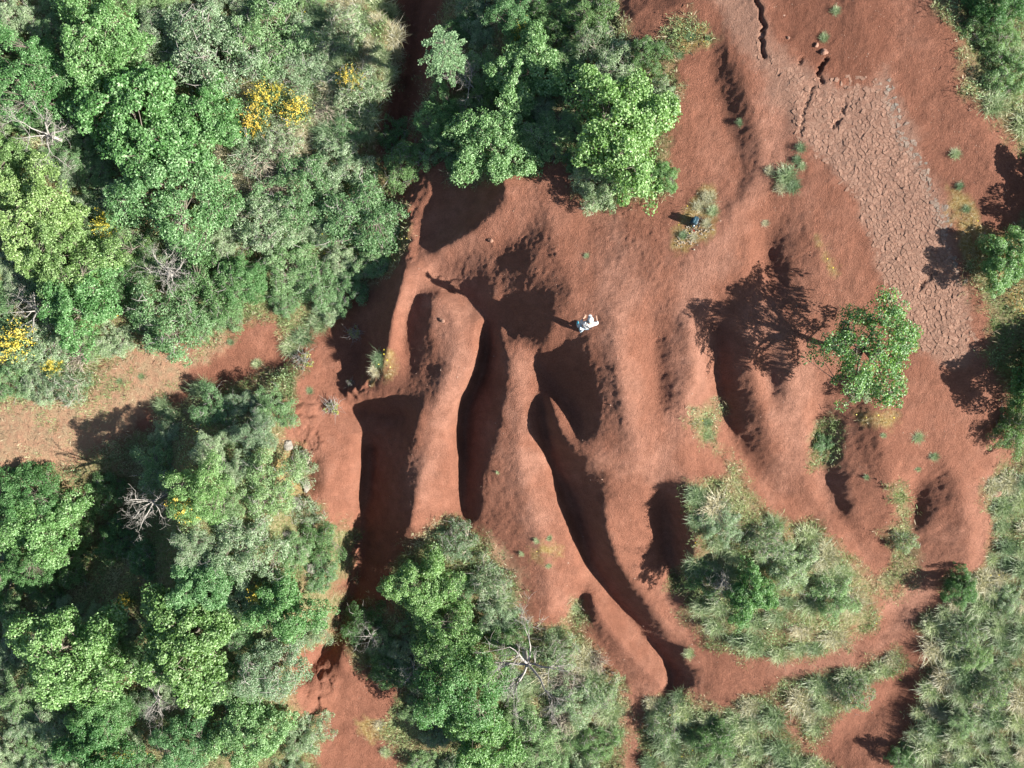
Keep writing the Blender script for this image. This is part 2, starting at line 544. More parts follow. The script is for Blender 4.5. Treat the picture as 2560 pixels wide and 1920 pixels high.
def detail(x, y, z):
    """weathering relief added to the base form"""
    u, v = uv_of(x, y, z)
    d = fbm(x * 0.55, y * 0.55, 3, 3) * 0.05
    # rills run down the ridge flanks
    d = d + fbm(x * 2.1, y * 2.1, 4, 5) * 0.026
    d = d + (1 - np.abs(fbm(x * 3.2, y * 3.2, 2, 8))) * 0.018
    gy, gx = np.gradient(z, YS, XS) if z.ndim == 2 else (0 * z, 0 * z)
    sl = np.clip(np.hypot(gx, gy), 0, 1.2)
    d = d - np.abs(fbm(x * 2.6 + 3, y * 2.6, 4, 14)) * 0.05 * sstep(.35, .9, sl)
    d = d + np.abs(fbm(x * 3.7, y * 3.7, 3, 9)) * 0.034 + rng.normal(0, 0.0035, x.shape)
    tr = np.full(u.shape, -1e9)
    for p in TRAMPLED:
        tr = np.maximum(tr, poly_dist(u, v, p))
    t = sstep(-40, 30, tr) * (1 - sstep(.4, .7, sl))
    cr = np.full(u.shape, -1e9)
    for p in CRUMBLE:
        cr = np.maximum(cr, poly_dist(u, v, p))
    d = d + sstep(-15, 15, cr) * (np.abs(fbm(x * 1.7, y * 1.7 + 5, 4, 15)) * .34 + np.abs(fbm(x * 5, y * 5, 3, 16)) * .06)
    return d, t


# one sheet: fine under the picture, stretching out to the far ground
def axis(a, b, step):
    n = int(round((b - a) / step))
    inner = np.linspace(a, b, n + 1)
    out = []
    s, p = step, b
    while p < 320:
        s *= 1.35
        p += s
        out.append(p - b)
    out = np.array(out)
    return np.concatenate([(a - out)[::-1], inner, b + out])


XS = axis(-27.0, 27.0, 0.06)
YS = axis(-20.6, 20.6, 0.06)
GXX, GYY = np.meshgrid(XS, YS)
cx = np.clip(GXX, GX0 + 0.6, GX1 - 0.6)
cy = np.clip(GYY, GY0 + 0.6, GY1 - 0.6)
Z0 = base_h(cx, cy)
det, tramp = detail(GXX, GYY, Z0)
# trodden footprints: small oval dents with a pushed-up rim, in the trampled zones
dent = np.zeros_like(Z0)
cand = rng.uniform((-27, -20), (27, 20), (40000, 2))
ci = np.searchsorted(XS, cand[:, 0])
cj = np.searchsorted(YS, cand[:, 1])
keep = rng.random(len(cand)) < tramp[cj, ci] * 0.62 + 0.012
for (px, py), i, j in zip(cand[keep], ci[keep], cj[keep]):
    a = rng.uniform(0, math.pi * 2)
    R = 5
    sl = (slice(max(j - R, 0), j + R + 1), slice(max(i - R, 0), i + R + 1))
    dx = GXX[sl] - px
    dy = GYY[sl] - py
    lx = (dx * math.cos(a) + dy * math.sin(a)) / 0.105
    ly = (-dx * math.sin(a) + dy * math.cos(a)) / 0.06
    r2 = lx * lx + ly * ly
    dep = rng.uniform(0.007, 0.019)
    dent[sl] += -dep * np.exp(-r2) + dep * 0.55 * np.exp(-(np.sqrt(r2) - 1.7) ** 2 * 2.2)
# open fissures in the crust near the top of the rock strip
for L, w, dp in (([(1628,-20),(1640,30),(1648,60),(1642,85),(1646,105),(1655,125)], .06, .2), ([(1780,132),(1766,150),(1764,168),(1772,185)], .055, .16),
                 ([(1752,190),(1742,225),(1734,250),(1732,285)], .045, .10), ([(1822,225),(1815,250),(1808,265),(1795,280)], .045, .12),
                 ([(1728,130),(1722,145)], .045, .12), ([(1995,625),(2000,610),(2018,598),(2024,585)], .05, .14)):
    pl = [at(a, b, 1.0) for a, b in L]
    for p, q in zip(pl[:-1], pl[1:]):
        n_ = max(2, int((q - p).length / 0.05))
        for k in range(n_):
            c = p.lerp(q, k / n_)
            jx = 0.05 * math.sin(c.x * 31 + c.y * 17)
            i, j = int(np.searchsorted(XS, c.x)), int(np.searchsorted(YS, c.y))
            sl = (slice(max(j - 6, 0), j + 7), slice(max(i - 6, 0), i + 7))
            r2 = ((GXX[sl] - c.x - jx) ** 2 + (GYY[sl] - c.y) ** 2) / (w * w)
            dent[sl] = np.minimum(dent[sl], -dp * np.exp(-r2 * r2))
ZZ = Z0 + det + dent
vegm, mossm, spm, rockm = masks(GXX, GYY, Z0)
ZZ += vegm * fbm(GXX * 1.3, GYY * 1.3, 3, 21) * 0.12


def ground(x, y):
    """height of the finished sheet at world x, y (arrays or scalars)"""
    x = np.atleast_1d(np.asarray(x, float))
    y = np.atleast_1d(np.asarray(y, float))
    i = np.clip(np.searchsorted(XS, x) - 1, 0, len(XS) - 2)
    j = np.clip(np.searchsorted(YS, y) - 1, 0, len(YS) - 2)
    fx = np.clip((x - XS[i]) / (XS[i + 1] - XS[i]), 0, 1)
    fy = np.clip((y - YS[j]) / (YS[j + 1] - YS[j]), 0, 1)
    return (ZZ[j, i] * (1 - fx) + ZZ[j, i + 1] * fx) * (1 - fy) + (ZZ[j + 1, i] * (1 - fx) + ZZ[j + 1, i + 1] * fx) * fy


def gat(u, v, it=6):
    """ground point seen at map position (u, v)"""
    h = -3.0
    for _ in range(it * 3):
        p = at(u, v, h)
        h = 0.5 * h + 0.5 * float(ground(p.x, p.y)[0])
    p = at(u, v, h)
    return Vector((p.x, p.y, float(ground(p.x, p.y)[0])))


TRODDEN = [[(1600,-20),(1640,120),(1670,250),(1655,380),(1590,480),(1510,590),(1480,700),(1485,820),(1460,930),(1400,1000)], [(1330,480),(1345,700),(1360,860),(1390,990)], [(1290,1000),(1390,1010),(1470,1060)],
           [(1640,640),(1700,800),(1720,960),(1700,1060)], [(1990,1290),(1900,1400),(1700,1450)], [(1120,800),(1125,960),(1170,1130),(1200,1300)], [(985,690),(985,790),(950,900),(915,1060)]]
SCREE = [(1660,-300),(1900,-300),(1930,60),(1900,140),(1870,190),(1790,180),(1720,130),(1670,80)]


def tone_map():
    u, v = uv_of(GXX, GYY, Z0)
    d = np.full(u.shape, 1e9)
    for L in TRODDEN:
        for (x0, y0), (x1, y1) in zip(L[:-1], L[1:]):
            ex, ey = x1 - x0, y1 - y0
            t = np.clip(((u - x0) * ex + (v - y0) * ey) / (ex * ex + ey * ey), 0, 1)
            d = np.minimum(d, np.hypot(u - x0 - t * ex, v - y0 - t * ey))
    wob = fbm(GXX * .8, GYY * .8, 4, 81)
    pale = sstep(60, 5, d + wob * 40) * .75
    streak = fbm(GXX * .5 + wob * .6, GYY * .22, 4, 83)
    dark = sstep(-10, 30, poly_dist(u, v, SCREE) + wob * 30) * .8
    return np.clip(.5 + pale * .5 - dark * .5 + streak * .35 + fbm(GXX * 2.2, GYY * 2.2, 3, 84) * .18, 0, 1)


def build_terrain():
    ny, nx = ZZ.shape
    verts = np.stack([GXX, GYY, ZZ], -1).reshape(-1, 3)
    idx = np.arange(ny * nx).reshape(ny, nx)
    faces = np.stack([idx[:-1, :-1], idx[:-1, 1:], idx[1:, 1:], idx[1:, :-1]], -1).reshape(-1, 4)
    cov = np.stack([vegm, mossm, np.maximum(spm * 0.8, 0)], -1).reshape(-1, 3)
    me = np_mesh("terrain", verts, faces, cov, smooth=True)
    a = me.attributes.new("rock", 'FLOAT', 'POINT')
    a.data.foreach_set("value", rockm.astype(np.float32).ravel())
    a = me.attributes.new("tone", 'FLOAT', 'POINT')
    a.data.foreach_set("value", tone_map().astype(np.float32).ravel())
    return me


# ------------------------------------------------------------------ materials
def nmat(name):
    m = bpy.data.materials.new(name)
    m.use_nodes = True
    nt = m.node_tree
    b = nt.nodes["Principled BSDF"]
    return m, nt, b


def N(nt, typ, **kw):
    n = nt.nodes.new(typ)
    for k, val in kw.items():
        setattr(n, k, val)
    return n


def noise(nt, scale, detail=5, rough=0.6, vec=None, dist=0.0):
    n = nt.nodes.new("ShaderNodeTexNoise")
    n.inputs["Scale"].default_value = scale
    n.inputs["Detail"].default_value = detail
    n.inputs["Roughness"].default_value = rough
    n.inputs["Distortion"].default_value = dist
    if vec is not None:
        nt.links.new(vec, n.inputs["Vector"])
    return n


def ramp(nt, fac, stops):
    r = nt.nodes.new("ShaderNodeValToRGB")
    el = r.color_ramp.elements
    while len(el) < len(stops):
        el.new(0.5)
    for e, (p, c) in zip(el, stops):
        e.position = p
        e.color = (*c, 1) if len(c) == 3 else c
    nt.links.new(fac, r.inputs[0])
    return r


def mix(nt, fac, a, b, mode='MIX'):
    m = nt.nodes.new("ShaderNodeMix")
    m.data_type = 'RGBA'
    m.blend_type = mode
    if isinstance(fac, (int, float)):
        m.inputs[0].default_value = fac
    else:
        nt.links.new(fac, m.inputs[0])
    for s, i in ((a, 6), (b, 7)):
        if isinstance(s, tuple):
            m.inputs[i].default_value = (*s, 1) if len(s) == 3 else s
        else:
            nt.links.new(s, m.inputs[i])
    return m.outputs[2]


def math_n(nt, op, a, b=None, c=None):
    m = nt.nodes.new("ShaderNodeMath")
    m.operation = op
    for i, s in enumerate((a, b, c)):
        if s is None:
            continue
        if isinstance(s, (int, float)):
            m.inputs[i].default_value = s
        else:
            nt.links.new(s, m.inputs[i])
    return m.outputs[0]


def soil_material():
    m, nt, b = nmat("red_soil")
    geo = N(nt, "ShaderNodeNewGeometry")
    P = geo.outputs["Position"]
    cov = N(nt, "ShaderNodeAttribute", attribute_name="tint")
    sep = N(nt, "ShaderNodeSeparateColor")
    nt.links.new(cov.outputs["Color"], sep.inputs[0])
    rk = N(nt, "ShaderNodeAttribute", attribute_name="rock")
    big = noise(nt, 0.35, 4, 0.6, P)
    mid = noise(nt, 2.2, 6, 0.65, P)
    fin = noise(nt, 16.0, 6, 0.7, P)
    gra = noise(nt, 60.0, 3, 0.7, P)
    tn = N(nt, "ShaderNodeAttribute", attribute_name="tone")
    c = ramp(nt, tn.outputs["Fac"], [(0.0, (0.158, 0.064, 0.040)), (0.5, (0.245, 0.106, 0.068)), (1.0, (0.305, 0.152, 0.106))]).outputs[0]
    c = mix(nt, math_n(nt, 'MULTIPLY', ramp(nt, mid.outputs[0], [(0.35, (0,) * 3), (0.7, (1,) * 3)]).outputs[0], 0.6), c, (0.140, 0.062, 0.040))
    g = ramp(nt, fin.outputs[0], [(0.25, (0.66, 0.63, 0.60)), (0.5, (1, 1, 1)), (0.78, (1.3, 1.34, 1.36))]).outputs[0]
    c = mix(nt, 1.0, c, g, 'MULTIPLY')
    g2 = ramp(nt, gra.outputs[0], [(0.3, (0.85, 0.84, 0.83)), (0.7, (1.15, 1.15, 1.15))]).outputs[0]
    c = mix(nt, 1.0, c, g2, 'MULTIPLY')
    # paler, dustier crust along the rocky strip
    rc = ramp(nt, fin.outputs[0], [(0.3, (0.21, 0.112, 0.078)), (0.6, (0.285, 0.168, 0.122)), (0.8, (0.325, 0.22, 0.168))]).outputs[0]
    c = mix(nt, rk.outputs["Fac"], c, rc)
    # leaf litter / humus under plants
    lit = ramp(nt, noise(nt, 7.0, 7, 0.75, P).outputs[0], [(0.25, (0.055, 0.060, 0.022)), (0.45, (0.13, 0.135, 0.055)), (0.6, (0.25, 0.21, 0.12)), (0.75, (0.10, 0.15, 0.045))]).outputs[0]
    pat = ramp(nt, noise(nt, 0.9, 5, 0.65, P).outputs[0], [(0.42, (0, 0, 0)), (0.6, (1, 1, 1))]).outputs[0]
    lit = mix(nt, math_n(nt, 'MULTIPLY', pat, 0.3), lit, c)
    c = mix(nt, sep.outputs[0], c, lit)
    mo = ramp(nt, noise(nt, 9.0, 7, 0.75, P).outputs[0], [(0.28, (0.10, 0.065, 0.018)), (0.45, (0.24, 0.16, 0.055)), (0.6, (0.33, 0.26, 0.13)), (0.75, (0.40, 0.33, 0.22))]).outputs[0]
    c = mix(nt, math_n(nt, 'MULTIPLY', sep.outputs[1], ramp(nt, mid.outputs[0], [(0.3, (0.3,) * 3), (0.55, (1,) * 3)]).outputs[0]), c, mo)
    spn = ramp(nt, noise(nt, 2.6, 6, 0.7, P).outputs[0], [(0.4, (0,) * 3), (0.62, (1,) * 3)]).outputs[0]
    spc = ramp(nt, fin.outputs[0], [(0.3, (0.14, 0.11, 0.055)), (0.6, (0.33, 0.25, 0.155))]).outputs[0]
    c = mix(nt, math_n(nt, 'MULTIPLY', sep.outputs[2], 1.15), c, (0.330, 0.195, 0.122))
    c = mix(nt, math_n(nt, 'MULTIPLY', sep.outputs[2], spn), c, spc)
    nt.links.new(c, b.inputs["Base Color"])
    b.inputs["Roughness"].default_value = 0.93
    b.inputs["Specular IOR Level"].default_value = 0.15
    bump = N(nt, "ShaderNodeBump")
    bump.inputs["Strength"].default_value = 1.0
    bump.inputs["Distance"].default_value = 0.12
    hgt = math_n(nt, 'ADD', math_n(nt, 'MULTIPLY', fin.outputs[0], 0.8), math_n(nt, 'MULTIPLY', gra.outputs[0], 0.30))
    nt.links.new(hgt, bump.inputs["Height"])
    nt.links.new(bump.outputs[0], b.inputs["Normal"])
    return m


SOIL = soil_material()
terrain = link("ground", build_terrain(), SOIL)
tag(terrain, kind='structure')

# ------------------------------------------------------------------ plant materials
def leaf_material(name, dark, midc, light, gloss=0.35, transl=0.40, rough=0.42):
    m, nt, b = nmat(name)
    at_ = N(nt, "ShaderNodeAttribute", attribute_name="tint")
    oi = N(nt, "ShaderNodeObjectInfo")
    c = ramp(nt, at_.outputs["Fac"], [(0.0, dark), (0.5, midc), (1.0, light)]).outputs[0]
    hs = N(nt, "ShaderNodeHueSaturation")
    nt.links.new(c, hs.inputs["Color"])
    nt.links.new(math_n(nt, 'MULTIPLY_ADD', oi.outputs["Random"], 0.30, 0.86), hs.inputs["Value"])
    nt.links.new(math_n(nt, 'MULTIPLY_ADD', oi.outputs["Random"], -0.035, 0.517), hs.inputs["Hue"])
    c = hs.outputs[0]
    nt.links.new(c, b.inputs["Base Color"])
    b.inputs["Roughness"].default_value = rough
    b.inputs["Specular IOR Level"].default_value = gloss
    tr = N(nt, "ShaderNodeBsdfTranslucent")
    tc = mix(nt, 1.0, c, (1.0, 1.15, 0.45), 'MULTIPLY')
    nt.links.new(tc, tr.inputs[0])
    mx = N(nt, "ShaderNodeMixShader")
    mx.inputs[0].default_value = transl
    nt.links.new(b.outputs[0], mx.inputs[1])
    nt.links.new(tr.outputs[0], mx.inputs[2])
    nt.links.new(mx.outputs[0], nt.nodes["Material Output"].inputs[0])
    return m


def bark_material(name, c0, c1):
    m, nt, b = nmat(name)
    g = N(nt, "ShaderNodeNewGeometry")
    n = noise(nt, 9.0, 5, 0.7, g.outputs["Position"])
    c = ramp(nt, n.outputs[0], [(0.3, c0), (0.7, c1)]).outputs[0]
    nt.links.new(c, b.inputs["Base Color"])
    b.inputs["Roughness"].default_value = 0.9
    bp = N(nt, "ShaderNodeBump")
    bp.inputs["Distance"].default_value = 0.02
    nt.links.new(n.outputs[0], bp.inputs["Height"])
    nt.links.new(bp.outputs[0], b.inputs["Normal"])
    return m


M_OAK = leaf_material("oak_leaf", (0.065, 0.164, 0.037), (0.156, 0.322, 0.100), (0.391, 0.574, 0.288), 0.5)
M_OAKY = leaf_material("young_oak_leaf", (0.080, 0.160, 0.040), (0.190, 0.330, 0.100), (0.430, 0.580, 0.290), 0.5)
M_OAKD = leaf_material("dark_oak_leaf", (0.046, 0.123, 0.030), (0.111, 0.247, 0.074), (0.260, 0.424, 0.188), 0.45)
M_OAKB = leaf_material("cool_oak_leaf", (0.059, 0.157, 0.047), (0.149, 0.309, 0.114), (0.378, 0.561, 0.309), 0.5)
M_SHRUB = leaf_material("shrub_leaf", (0.078, 0.164, 0.056), (0.202, 0.349, 0.141), (0.443, 0.589, 0.355), 0.4)
M_SHRUBG = leaf_material("grey_shrub_leaf", (0.117, 0.192, 0.094), (0.273, 0.397, 0.221), (0.546, 0.620, 0.470), 0.35)
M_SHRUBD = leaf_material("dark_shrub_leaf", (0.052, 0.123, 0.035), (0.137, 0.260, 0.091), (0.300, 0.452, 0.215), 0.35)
M_FIR = leaf_material("fir_needle", (0.149, 0.243, 0.120), (0.294, 0.442, 0.234), (0.483, 0.620, 0.389), 0.3)
M_BROOM = leaf_material("broom_blossom", (0.36, 0.27, 0.020), (0.66, 0.52, 0.065), (0.78, 0.66, 0.19), 0.2, 0.2)
M_SPURGE = leaf_material("spurge_leaf", (0.134, 0.203, 0.054), (0.362, 0.434, 0.104), (0.655, 0.633, 0.154), 0.2, 0.2)
M_BARK = bark_material("oak_bark", (0.10, 0.080, 0.060), (0.22, 0.19, 0.155))
M_DEAD = bark_material("bleached_wood", (0.19, 0.175, 0.155), (0.42, 0.395, 0.36))
M_TWIG = bark_material("dry_twig", (0.22, 0.185, 0.14), (0.46, 0.40, 0.32))


# ------------------------------------------------------------------ leaf clouds
def leaves(pos, nrm, length, width, rs, fold=0.22):
    """pos (n,3), nrm (n,3) facing; returns verts (4n,3), tris (2n,3)"""
    n = len(pos)
    nrm = nrm / np.linalg.norm(nrm, axis=1, keepdims=True)
    a = rs.normal(size=(n, 3))
    t = np.cross(nrm, a)
    t /= np.linalg.norm(t, axis=1, keepdims=True) + 1e-9
    s = np.cross(nrm, t)
    L = np.broadcast_to(length, (n,))[:, None]
    W = np.broadcast_to(width, (n,))[:, None]
    b = pos - t * L * 0.5
    tip = pos + t * L * 0.5 - nrm * L * 0.10
    l = pos + s * W * 0.5 + nrm * W * fold + t * L * 0.08
    r = pos - s * W * 0.5 + nrm * W * fold + t * L * 0.08
    v = np.stack([b, l, tip, r], 1).reshape(-1, 3)
    k = np.arange(n)[:, None] * 4
    f = np.concatenate([k + np.array([[0, 2, 1]]), k + np.array([[0, 3, 2]])], 0)
    return v, f


def crown_points(rs, R, H, n_clu, per, clu_r, lobes, low=0.30, flat=0.62, rough=1.0):
    """clusters spread through an uneven dome; returns cluster centres, leaf positions, normals, tints"""
    ph = rs.uniform(0, 6.28, 6)
    am = rs.uniform(0.06, 0.20, 6) * rough
    # a few strong lobes make the outline uneven
    lob = [(rs.uniform(0, 6.28), rs.uniform(0.15, 1.1), rs.uniform(0.42, 0.62)) for _ in range(lobes)]
    C = []
    tries = 0
    while len(C) < n_clu and tries < 6000:
        tries += 1
        az = rs.uniform(0, 6.283)
        ce = rs.uniform(0.0, 1.0)
        el = math.asin(ce)
        rad = 1.0
        for k in range(6):
            rad += am[k] * math.sin((k + 2) * az + ph[k] + el * 1.3)
        rad *= rs.uniform(0.55, 1.0) ** 0.6
        d = Vector((math.cos(az) * math.cos(el), math.sin(az) * math.cos(el), math.sin(el)))
        p = Vector((d.x * R * rad * 0.88, d.y * R * rad * 0.88, H * low + d.z * H * (1 - low) * flat * min(rad, 1.15) / 0.9))
        # keep clumps around the lobe axes: gaps of air between
        best = min((Vector((math.cos(a) * math.cos(e), math.sin(a) * math.cos(e), math.sin(e))) - d).length for a, e, s in lob)
        if rs.random() < max(0.0, (best - 0.42)) * 1.6:
            continue
        if any((p - q).length < clu_r * 0.62 for q in C):
            continue
        C.append(p)
    C = np.array([list(p) for p in C])
    m = len(C)
    per_i = rs.integers(int(per * 0.6), int(per * 1.3), m)
    idx = np.repeat(np.arange(m), per_i)
    n = len(idx)
    d = rs.normal(size=(n, 3))
    d /= np.linalg.norm(d, axis=1, keepdims=True)
    d[:, 2] = np.abs(d[:, 2]) * 0.9 - 0.25
    cr = (clu_r * rs.uniform(0.75, 1.3, m))[idx][:, None]
    rr = rs.uniform(0.35, 1.0, n)[:, None] ** 0.5
    P = C[idx] + d * cr * rr * np.array([1.0, 1.0, 0.6])
    nr = d * 0.55 + np.array([0, 0, 0.65]) + rs.normal(size=(n, 3)) * 0.55
    ti = np.clip(rs.normal(0.5, 0.27, n) + (rs.normal(0, 0.10, m))[idx], 0, 1)
    return C, P, nr, ti


def woody(rs, C, R, H, n_limb, trunk_r, low=0.30, twig_r=0.012, stems=False):
    t = Tris()
    base = Vector((0, 0, -0.25))
    fork = Vector((rs.normal() * 0.1 * R, rs.normal() * 0.1 * R, H * low * (0.25 if stems else 0.9)))
    t.tube([base, Vector((fork.x * 0.3, fork.y * 0.3, fork.z * 0.5)), fork], [trunk_r * 1.25, trunk_r, trunk_r * 0.85], 7)
    lim = []
    for k in range(n_limb):
        tgt = C[rs.integers(len(C))]
        tgt = Vector(tgt)
        mid = fork.lerp(tgt, 0.5) + Vector((rs.normal() * 0.12, rs.normal() * 0.12, 0.05 * R))
        pts = [fork, fork.lerp(mid, 0.5) + Vector((rs.normal() * .07, rs.normal() * .07, .05)), mid, mid.lerp(tgt, 0.55), tgt]
        t.tube(pts, [trunk_r * 0.6, trunk_r * 0.5, trunk_r * 0.36, trunk_r * 0.22, twig_r], 5)
        lim += pts[1:]
    for c in C:
        c = Vector(c)
        j = min(lim, key=lambda q: (q - c).length + max(0, q.z - c.z) * 0.5)
        m = j.lerp(c, 0.55) + Vector((rs.normal() * .06, rs.normal() * .06, rs.normal() * .05))
        t.tube([j, m, c], [trunk_r * 0.14 + twig_r, twig_r * 1.5, twig_r], 3, cap=False)
    return t


def make_tree(name, seed, R, H, n_clu, per, clu_r, leaf_l, leaf_w, lobes, n_limb, trunk_r, leaf_m, bark_m, foliage='crown', low=0.30, flat=0.62, stems=False, rough=1.0):
    rs = np.random.default_rng(seed)
    C, P, nr, ti = crown_points(rs, R, H, n_clu, per, clu_r, lobes, low, flat, rough)
    n = len(P)
    L = leaf_l * rs.uniform(0.7, 1.25, n)
    v, f = leaves(P, nr, L, L * leaf_w / leaf_l, rs)
    me = np_mesh(name + "_" + foliage, v, f, np.repeat(ti, 4))
    root = empty(name)
    t = woody(rs, C, R, H, n_limb, trunk_r, low, stems=stems)
    t.build('stems' if stems else 'trunk', bark_m, root)
    if stems:
        d = Tris()
        for k in range(42):
            c = Vector(C[rs.integers(len(C))])
            az = rs.uniform(0, 6.28)
            dv = Vector((math.cos(az), math.sin(az), rs.uniform(-.1, .5))).normalized()
            ln = rs.uniform(.25, .8)
            p1 = c + dv * ln * .5 + Vector((rs.normal() * .05, rs.normal() * .05, .06))
            p2 = c + dv * ln + Vector((rs.normal() * .1, rs.normal() * .1, .02))
            lift = Vector((0, 0, .16))
            d.tube([c, p1 + lift, p2 + lift], [.014, .011, .005], 3, cap=False)
            p3 = p1 + Vector((rs.normal() * .2, rs.normal() * .2, .05))
            d.tube([p1 + lift, p3 + lift], [.009, .004], 3, cap=False)
        d.build('bare_twigs', M_DEAD, root)['kind'] = 'stuff'
    link(foliage, me, leaf_m, root)
    root["_R"], root["_H"] = R, H
    return root


PROTO = {}
PROTO['oak', 5] = make_tree('oak_tree', 137, 3.0, 4.8, 190, 64, 0.37, 0.125, 0.08, 13, 12, 0.14, M_OAK, M_BARK, low=0.42, flat=0.55, rough=0.85)
for i in range(5):
    q = (0.85, 1.0, 1.15, 0.92, 1.08)[i]
    PROTO['oak', i] = make_tree('oak_tree', 100 + i, 3.0, 4.4, (290, 235, 190, 260, 215)[i], (88, 108, 128, 94, 100)[i], 0.38 * q, 0.125 * q, (0.08, 0.086, 0.09, 0.068, 0.094)[i] * q, (14, 11, 13, 18, 10)[i], 9, 0.15, M_OAK, M_BARK, rough=(1, .8, 1.1, .7, 1.2)[i])
for i in range(4):
    PROTO['shrub', i] = make_tree('shrub', 200 + i, 2.0, 2.2, 190, 84, 0.26, 0.085, 0.045, 18, 12, 0.05, M_SHRUB, M_BARK, 'foliage', 0.15, 0.75, True)
for i in range(2):
    PROTO['scrub', i] = make_tree('scrub_bush', 300 + i, 1.6, 1.5, 120, 42, 0.26, 0.13, 0.030, 20, 16, 0.03, M_SHRUBG, M_TWIG, 'foliage', 0.1, 0.8, True)


def make_broom(seed):
    rs = np.random.default_rng(seed)
    root = empty('broom_shrub')
    t = Tris()
    P, Nn = [], []
    for k in range(60):
        az = rs.uniform(0, 6.28)
        out = rs.uniform(0.2, 1.0)
        tip = Vector((math.cos(az) * out, math.sin(az) * out, 1.35 - 0.55 * out + rs.normal() * 0.1))
        mid = Vector((tip.x * 0.45, tip.y * 0.45, tip.z * 0.62))
        t.tube([Vector((0, 0, -0.1)), mid, tip], [0.012, 0.008, 0.004], 3, cap=False)
        nb = int(rs.integers(3, 32))
        for q in range(nb):
            s = 0.35 + 0.65 * rs.random() ** 0.7
            p = mid.lerp(tip, (s - 0.35) / 0.65)
            P.append(list(p + Vector(rs.normal(size=3) * 0.05)))
            Nn.append(list(rs.normal(size=3) * 0.6 + np.array([0, 0, 1.0])))
    P, Nn = np.array(P), np.array(Nn)
    L = 0.052 * rs.uniform(0.5, 1.4, len(P))
    v, f = leaves(P, Nn, L, L * 0.75, rs)
    t.build('stems', M_SHRUB, root)
    link('blossoms', np_mesh('broom_blossoms', v, f, np.repeat(np.clip(rs.normal(0.55, 0.22, len(P)), 0, 1), 4)), M_BROOM, root)
    # the green switch-like shoots between the flowers
    k = 900
    az = rs.uniform(0, 6.28, k)
    out = rs.uniform(0.1, 1.0, k)
    Pg = np.stack([np.cos(az) * out, np.sin(az) * out, (0.95 - 0.4 * out) * rs.uniform(0.3, 1.0, k)], 1)
    v, f = leaves(Pg, rs.normal(size=(k, 3)) + np.array([0, 0, 0.8]), 0.14 * rs.uniform(0.6, 1.2, k), 0.035, rs)
    link('foliage', np_mesh('broom_foliage', v, f, np.repeat(rs.random(k), 4)), M_SHRUB, root)
    root["_R"], root["_H"] = 1.0, 1.3
    return root


for i in range(2):
    PROTO['broom', i] = make_broom(400 + i)


def branchy(t, rs, p, d, L, r, depth, bend=0.35, n=4):
    """recursive bare branch into Tris t"""
    pts = [p.copy()]
    rad = [r]
    q = p.copy()
    dd = d.copy()
    seg = 4 if depth > 0 else 3
    for k in range(seg):
        dd = (dd + Vector(rs.normal(size=3)) * bend * 0.5).normalized()
        q = q + dd * (L / seg)
        pts.append(q.copy())
        rad.append(max(r * (1 - 0.75 * (k + 1) / seg), 0.004))
    t.tube(pts, rad, n if depth > 0 else 3, cap=False)
    if depth > 0:
        for k in range(int(rs.integers(3, 6))):
            j = int(rs.integers(1, seg + 1))
            nd = (dd + Vector(rs.normal(size=3)) * 0.75)
            nd.z *= 0.7
            branchy(t, rs, pts[j], nd.normalized(), L * rs.uniform(0.4, 0.75), max(rad[j] * 0.75, 0.006), depth - 1, bend, n)


def make_dead(seed, R=2.0, H=2.2, n=6, trunk_r=0.10):
    rs = np.random.default_rng(seed)
    root = empty('dead_tree')
    t = Tris()
    fork = Vector((0.1, -0.05, H * 0.45))
    t.tube([Vector((0, 0, -0.2)), Vector((0.08, 0.02, H * 0.25)), fork], [trunk_r * 1.2, trunk_r, trunk_r * 0.9], 7)
    t.build('trunk', M_DEAD, root)
    for k in range(n):
        az = 6.283 * (k + rs.uniform(-0.3, 0.3)) / n
        b = Tris()
        branchy(b, rs, fork.copy(), Vector((math.cos(az), math.sin(az), rs.uniform(0.25, 0.8))).normalized(), R * rs.uniform(0.55, 0.85), trunk_r * 0.55, 3)
        b.build('limb', M_DEAD, root)
    root["_R"], root["_H"] = R, H
    return root


for i in range(3):
    PROTO['dead', i] = make_dead(500 + i)


def make_brush(seed):
    """heap of dry arching stems"""
    rs = np.random.default_rng(seed)
    root = empty('dry_brush')
    t = Tris()
    for k in range(150):
        az = rs.uniform(0, 6.28)
        p = Vector((rs.normal() * 0.18, rs.normal() * 0.18, 0))
        out = rs.uniform(0.4, 1.1)
        e = p + Vector((math.cos(az) * out, math.sin(az) * out, rs.uniform(0.05, 0.3)))
        m = p.lerp(e, 0.5) + Vector((rs.normal() * 0.12, rs.normal() * 0.12, rs.uniform(0.25, 0.6)))
        t.tube([p, p.lerp(m, .55) + Vector((0, 0, .07)), m, m.lerp(e, .6) + Vector((0, 0, .06)), e], [.010, .010, .009, .007, .004], 3, cap=False)
    t.build('stems', M_TWIG, root)
    root["_R"], root["_H"] = 1.0, 0.7
    return root


for i in range(2):
    PROTO['brush', i] = make_brush(600 + i)


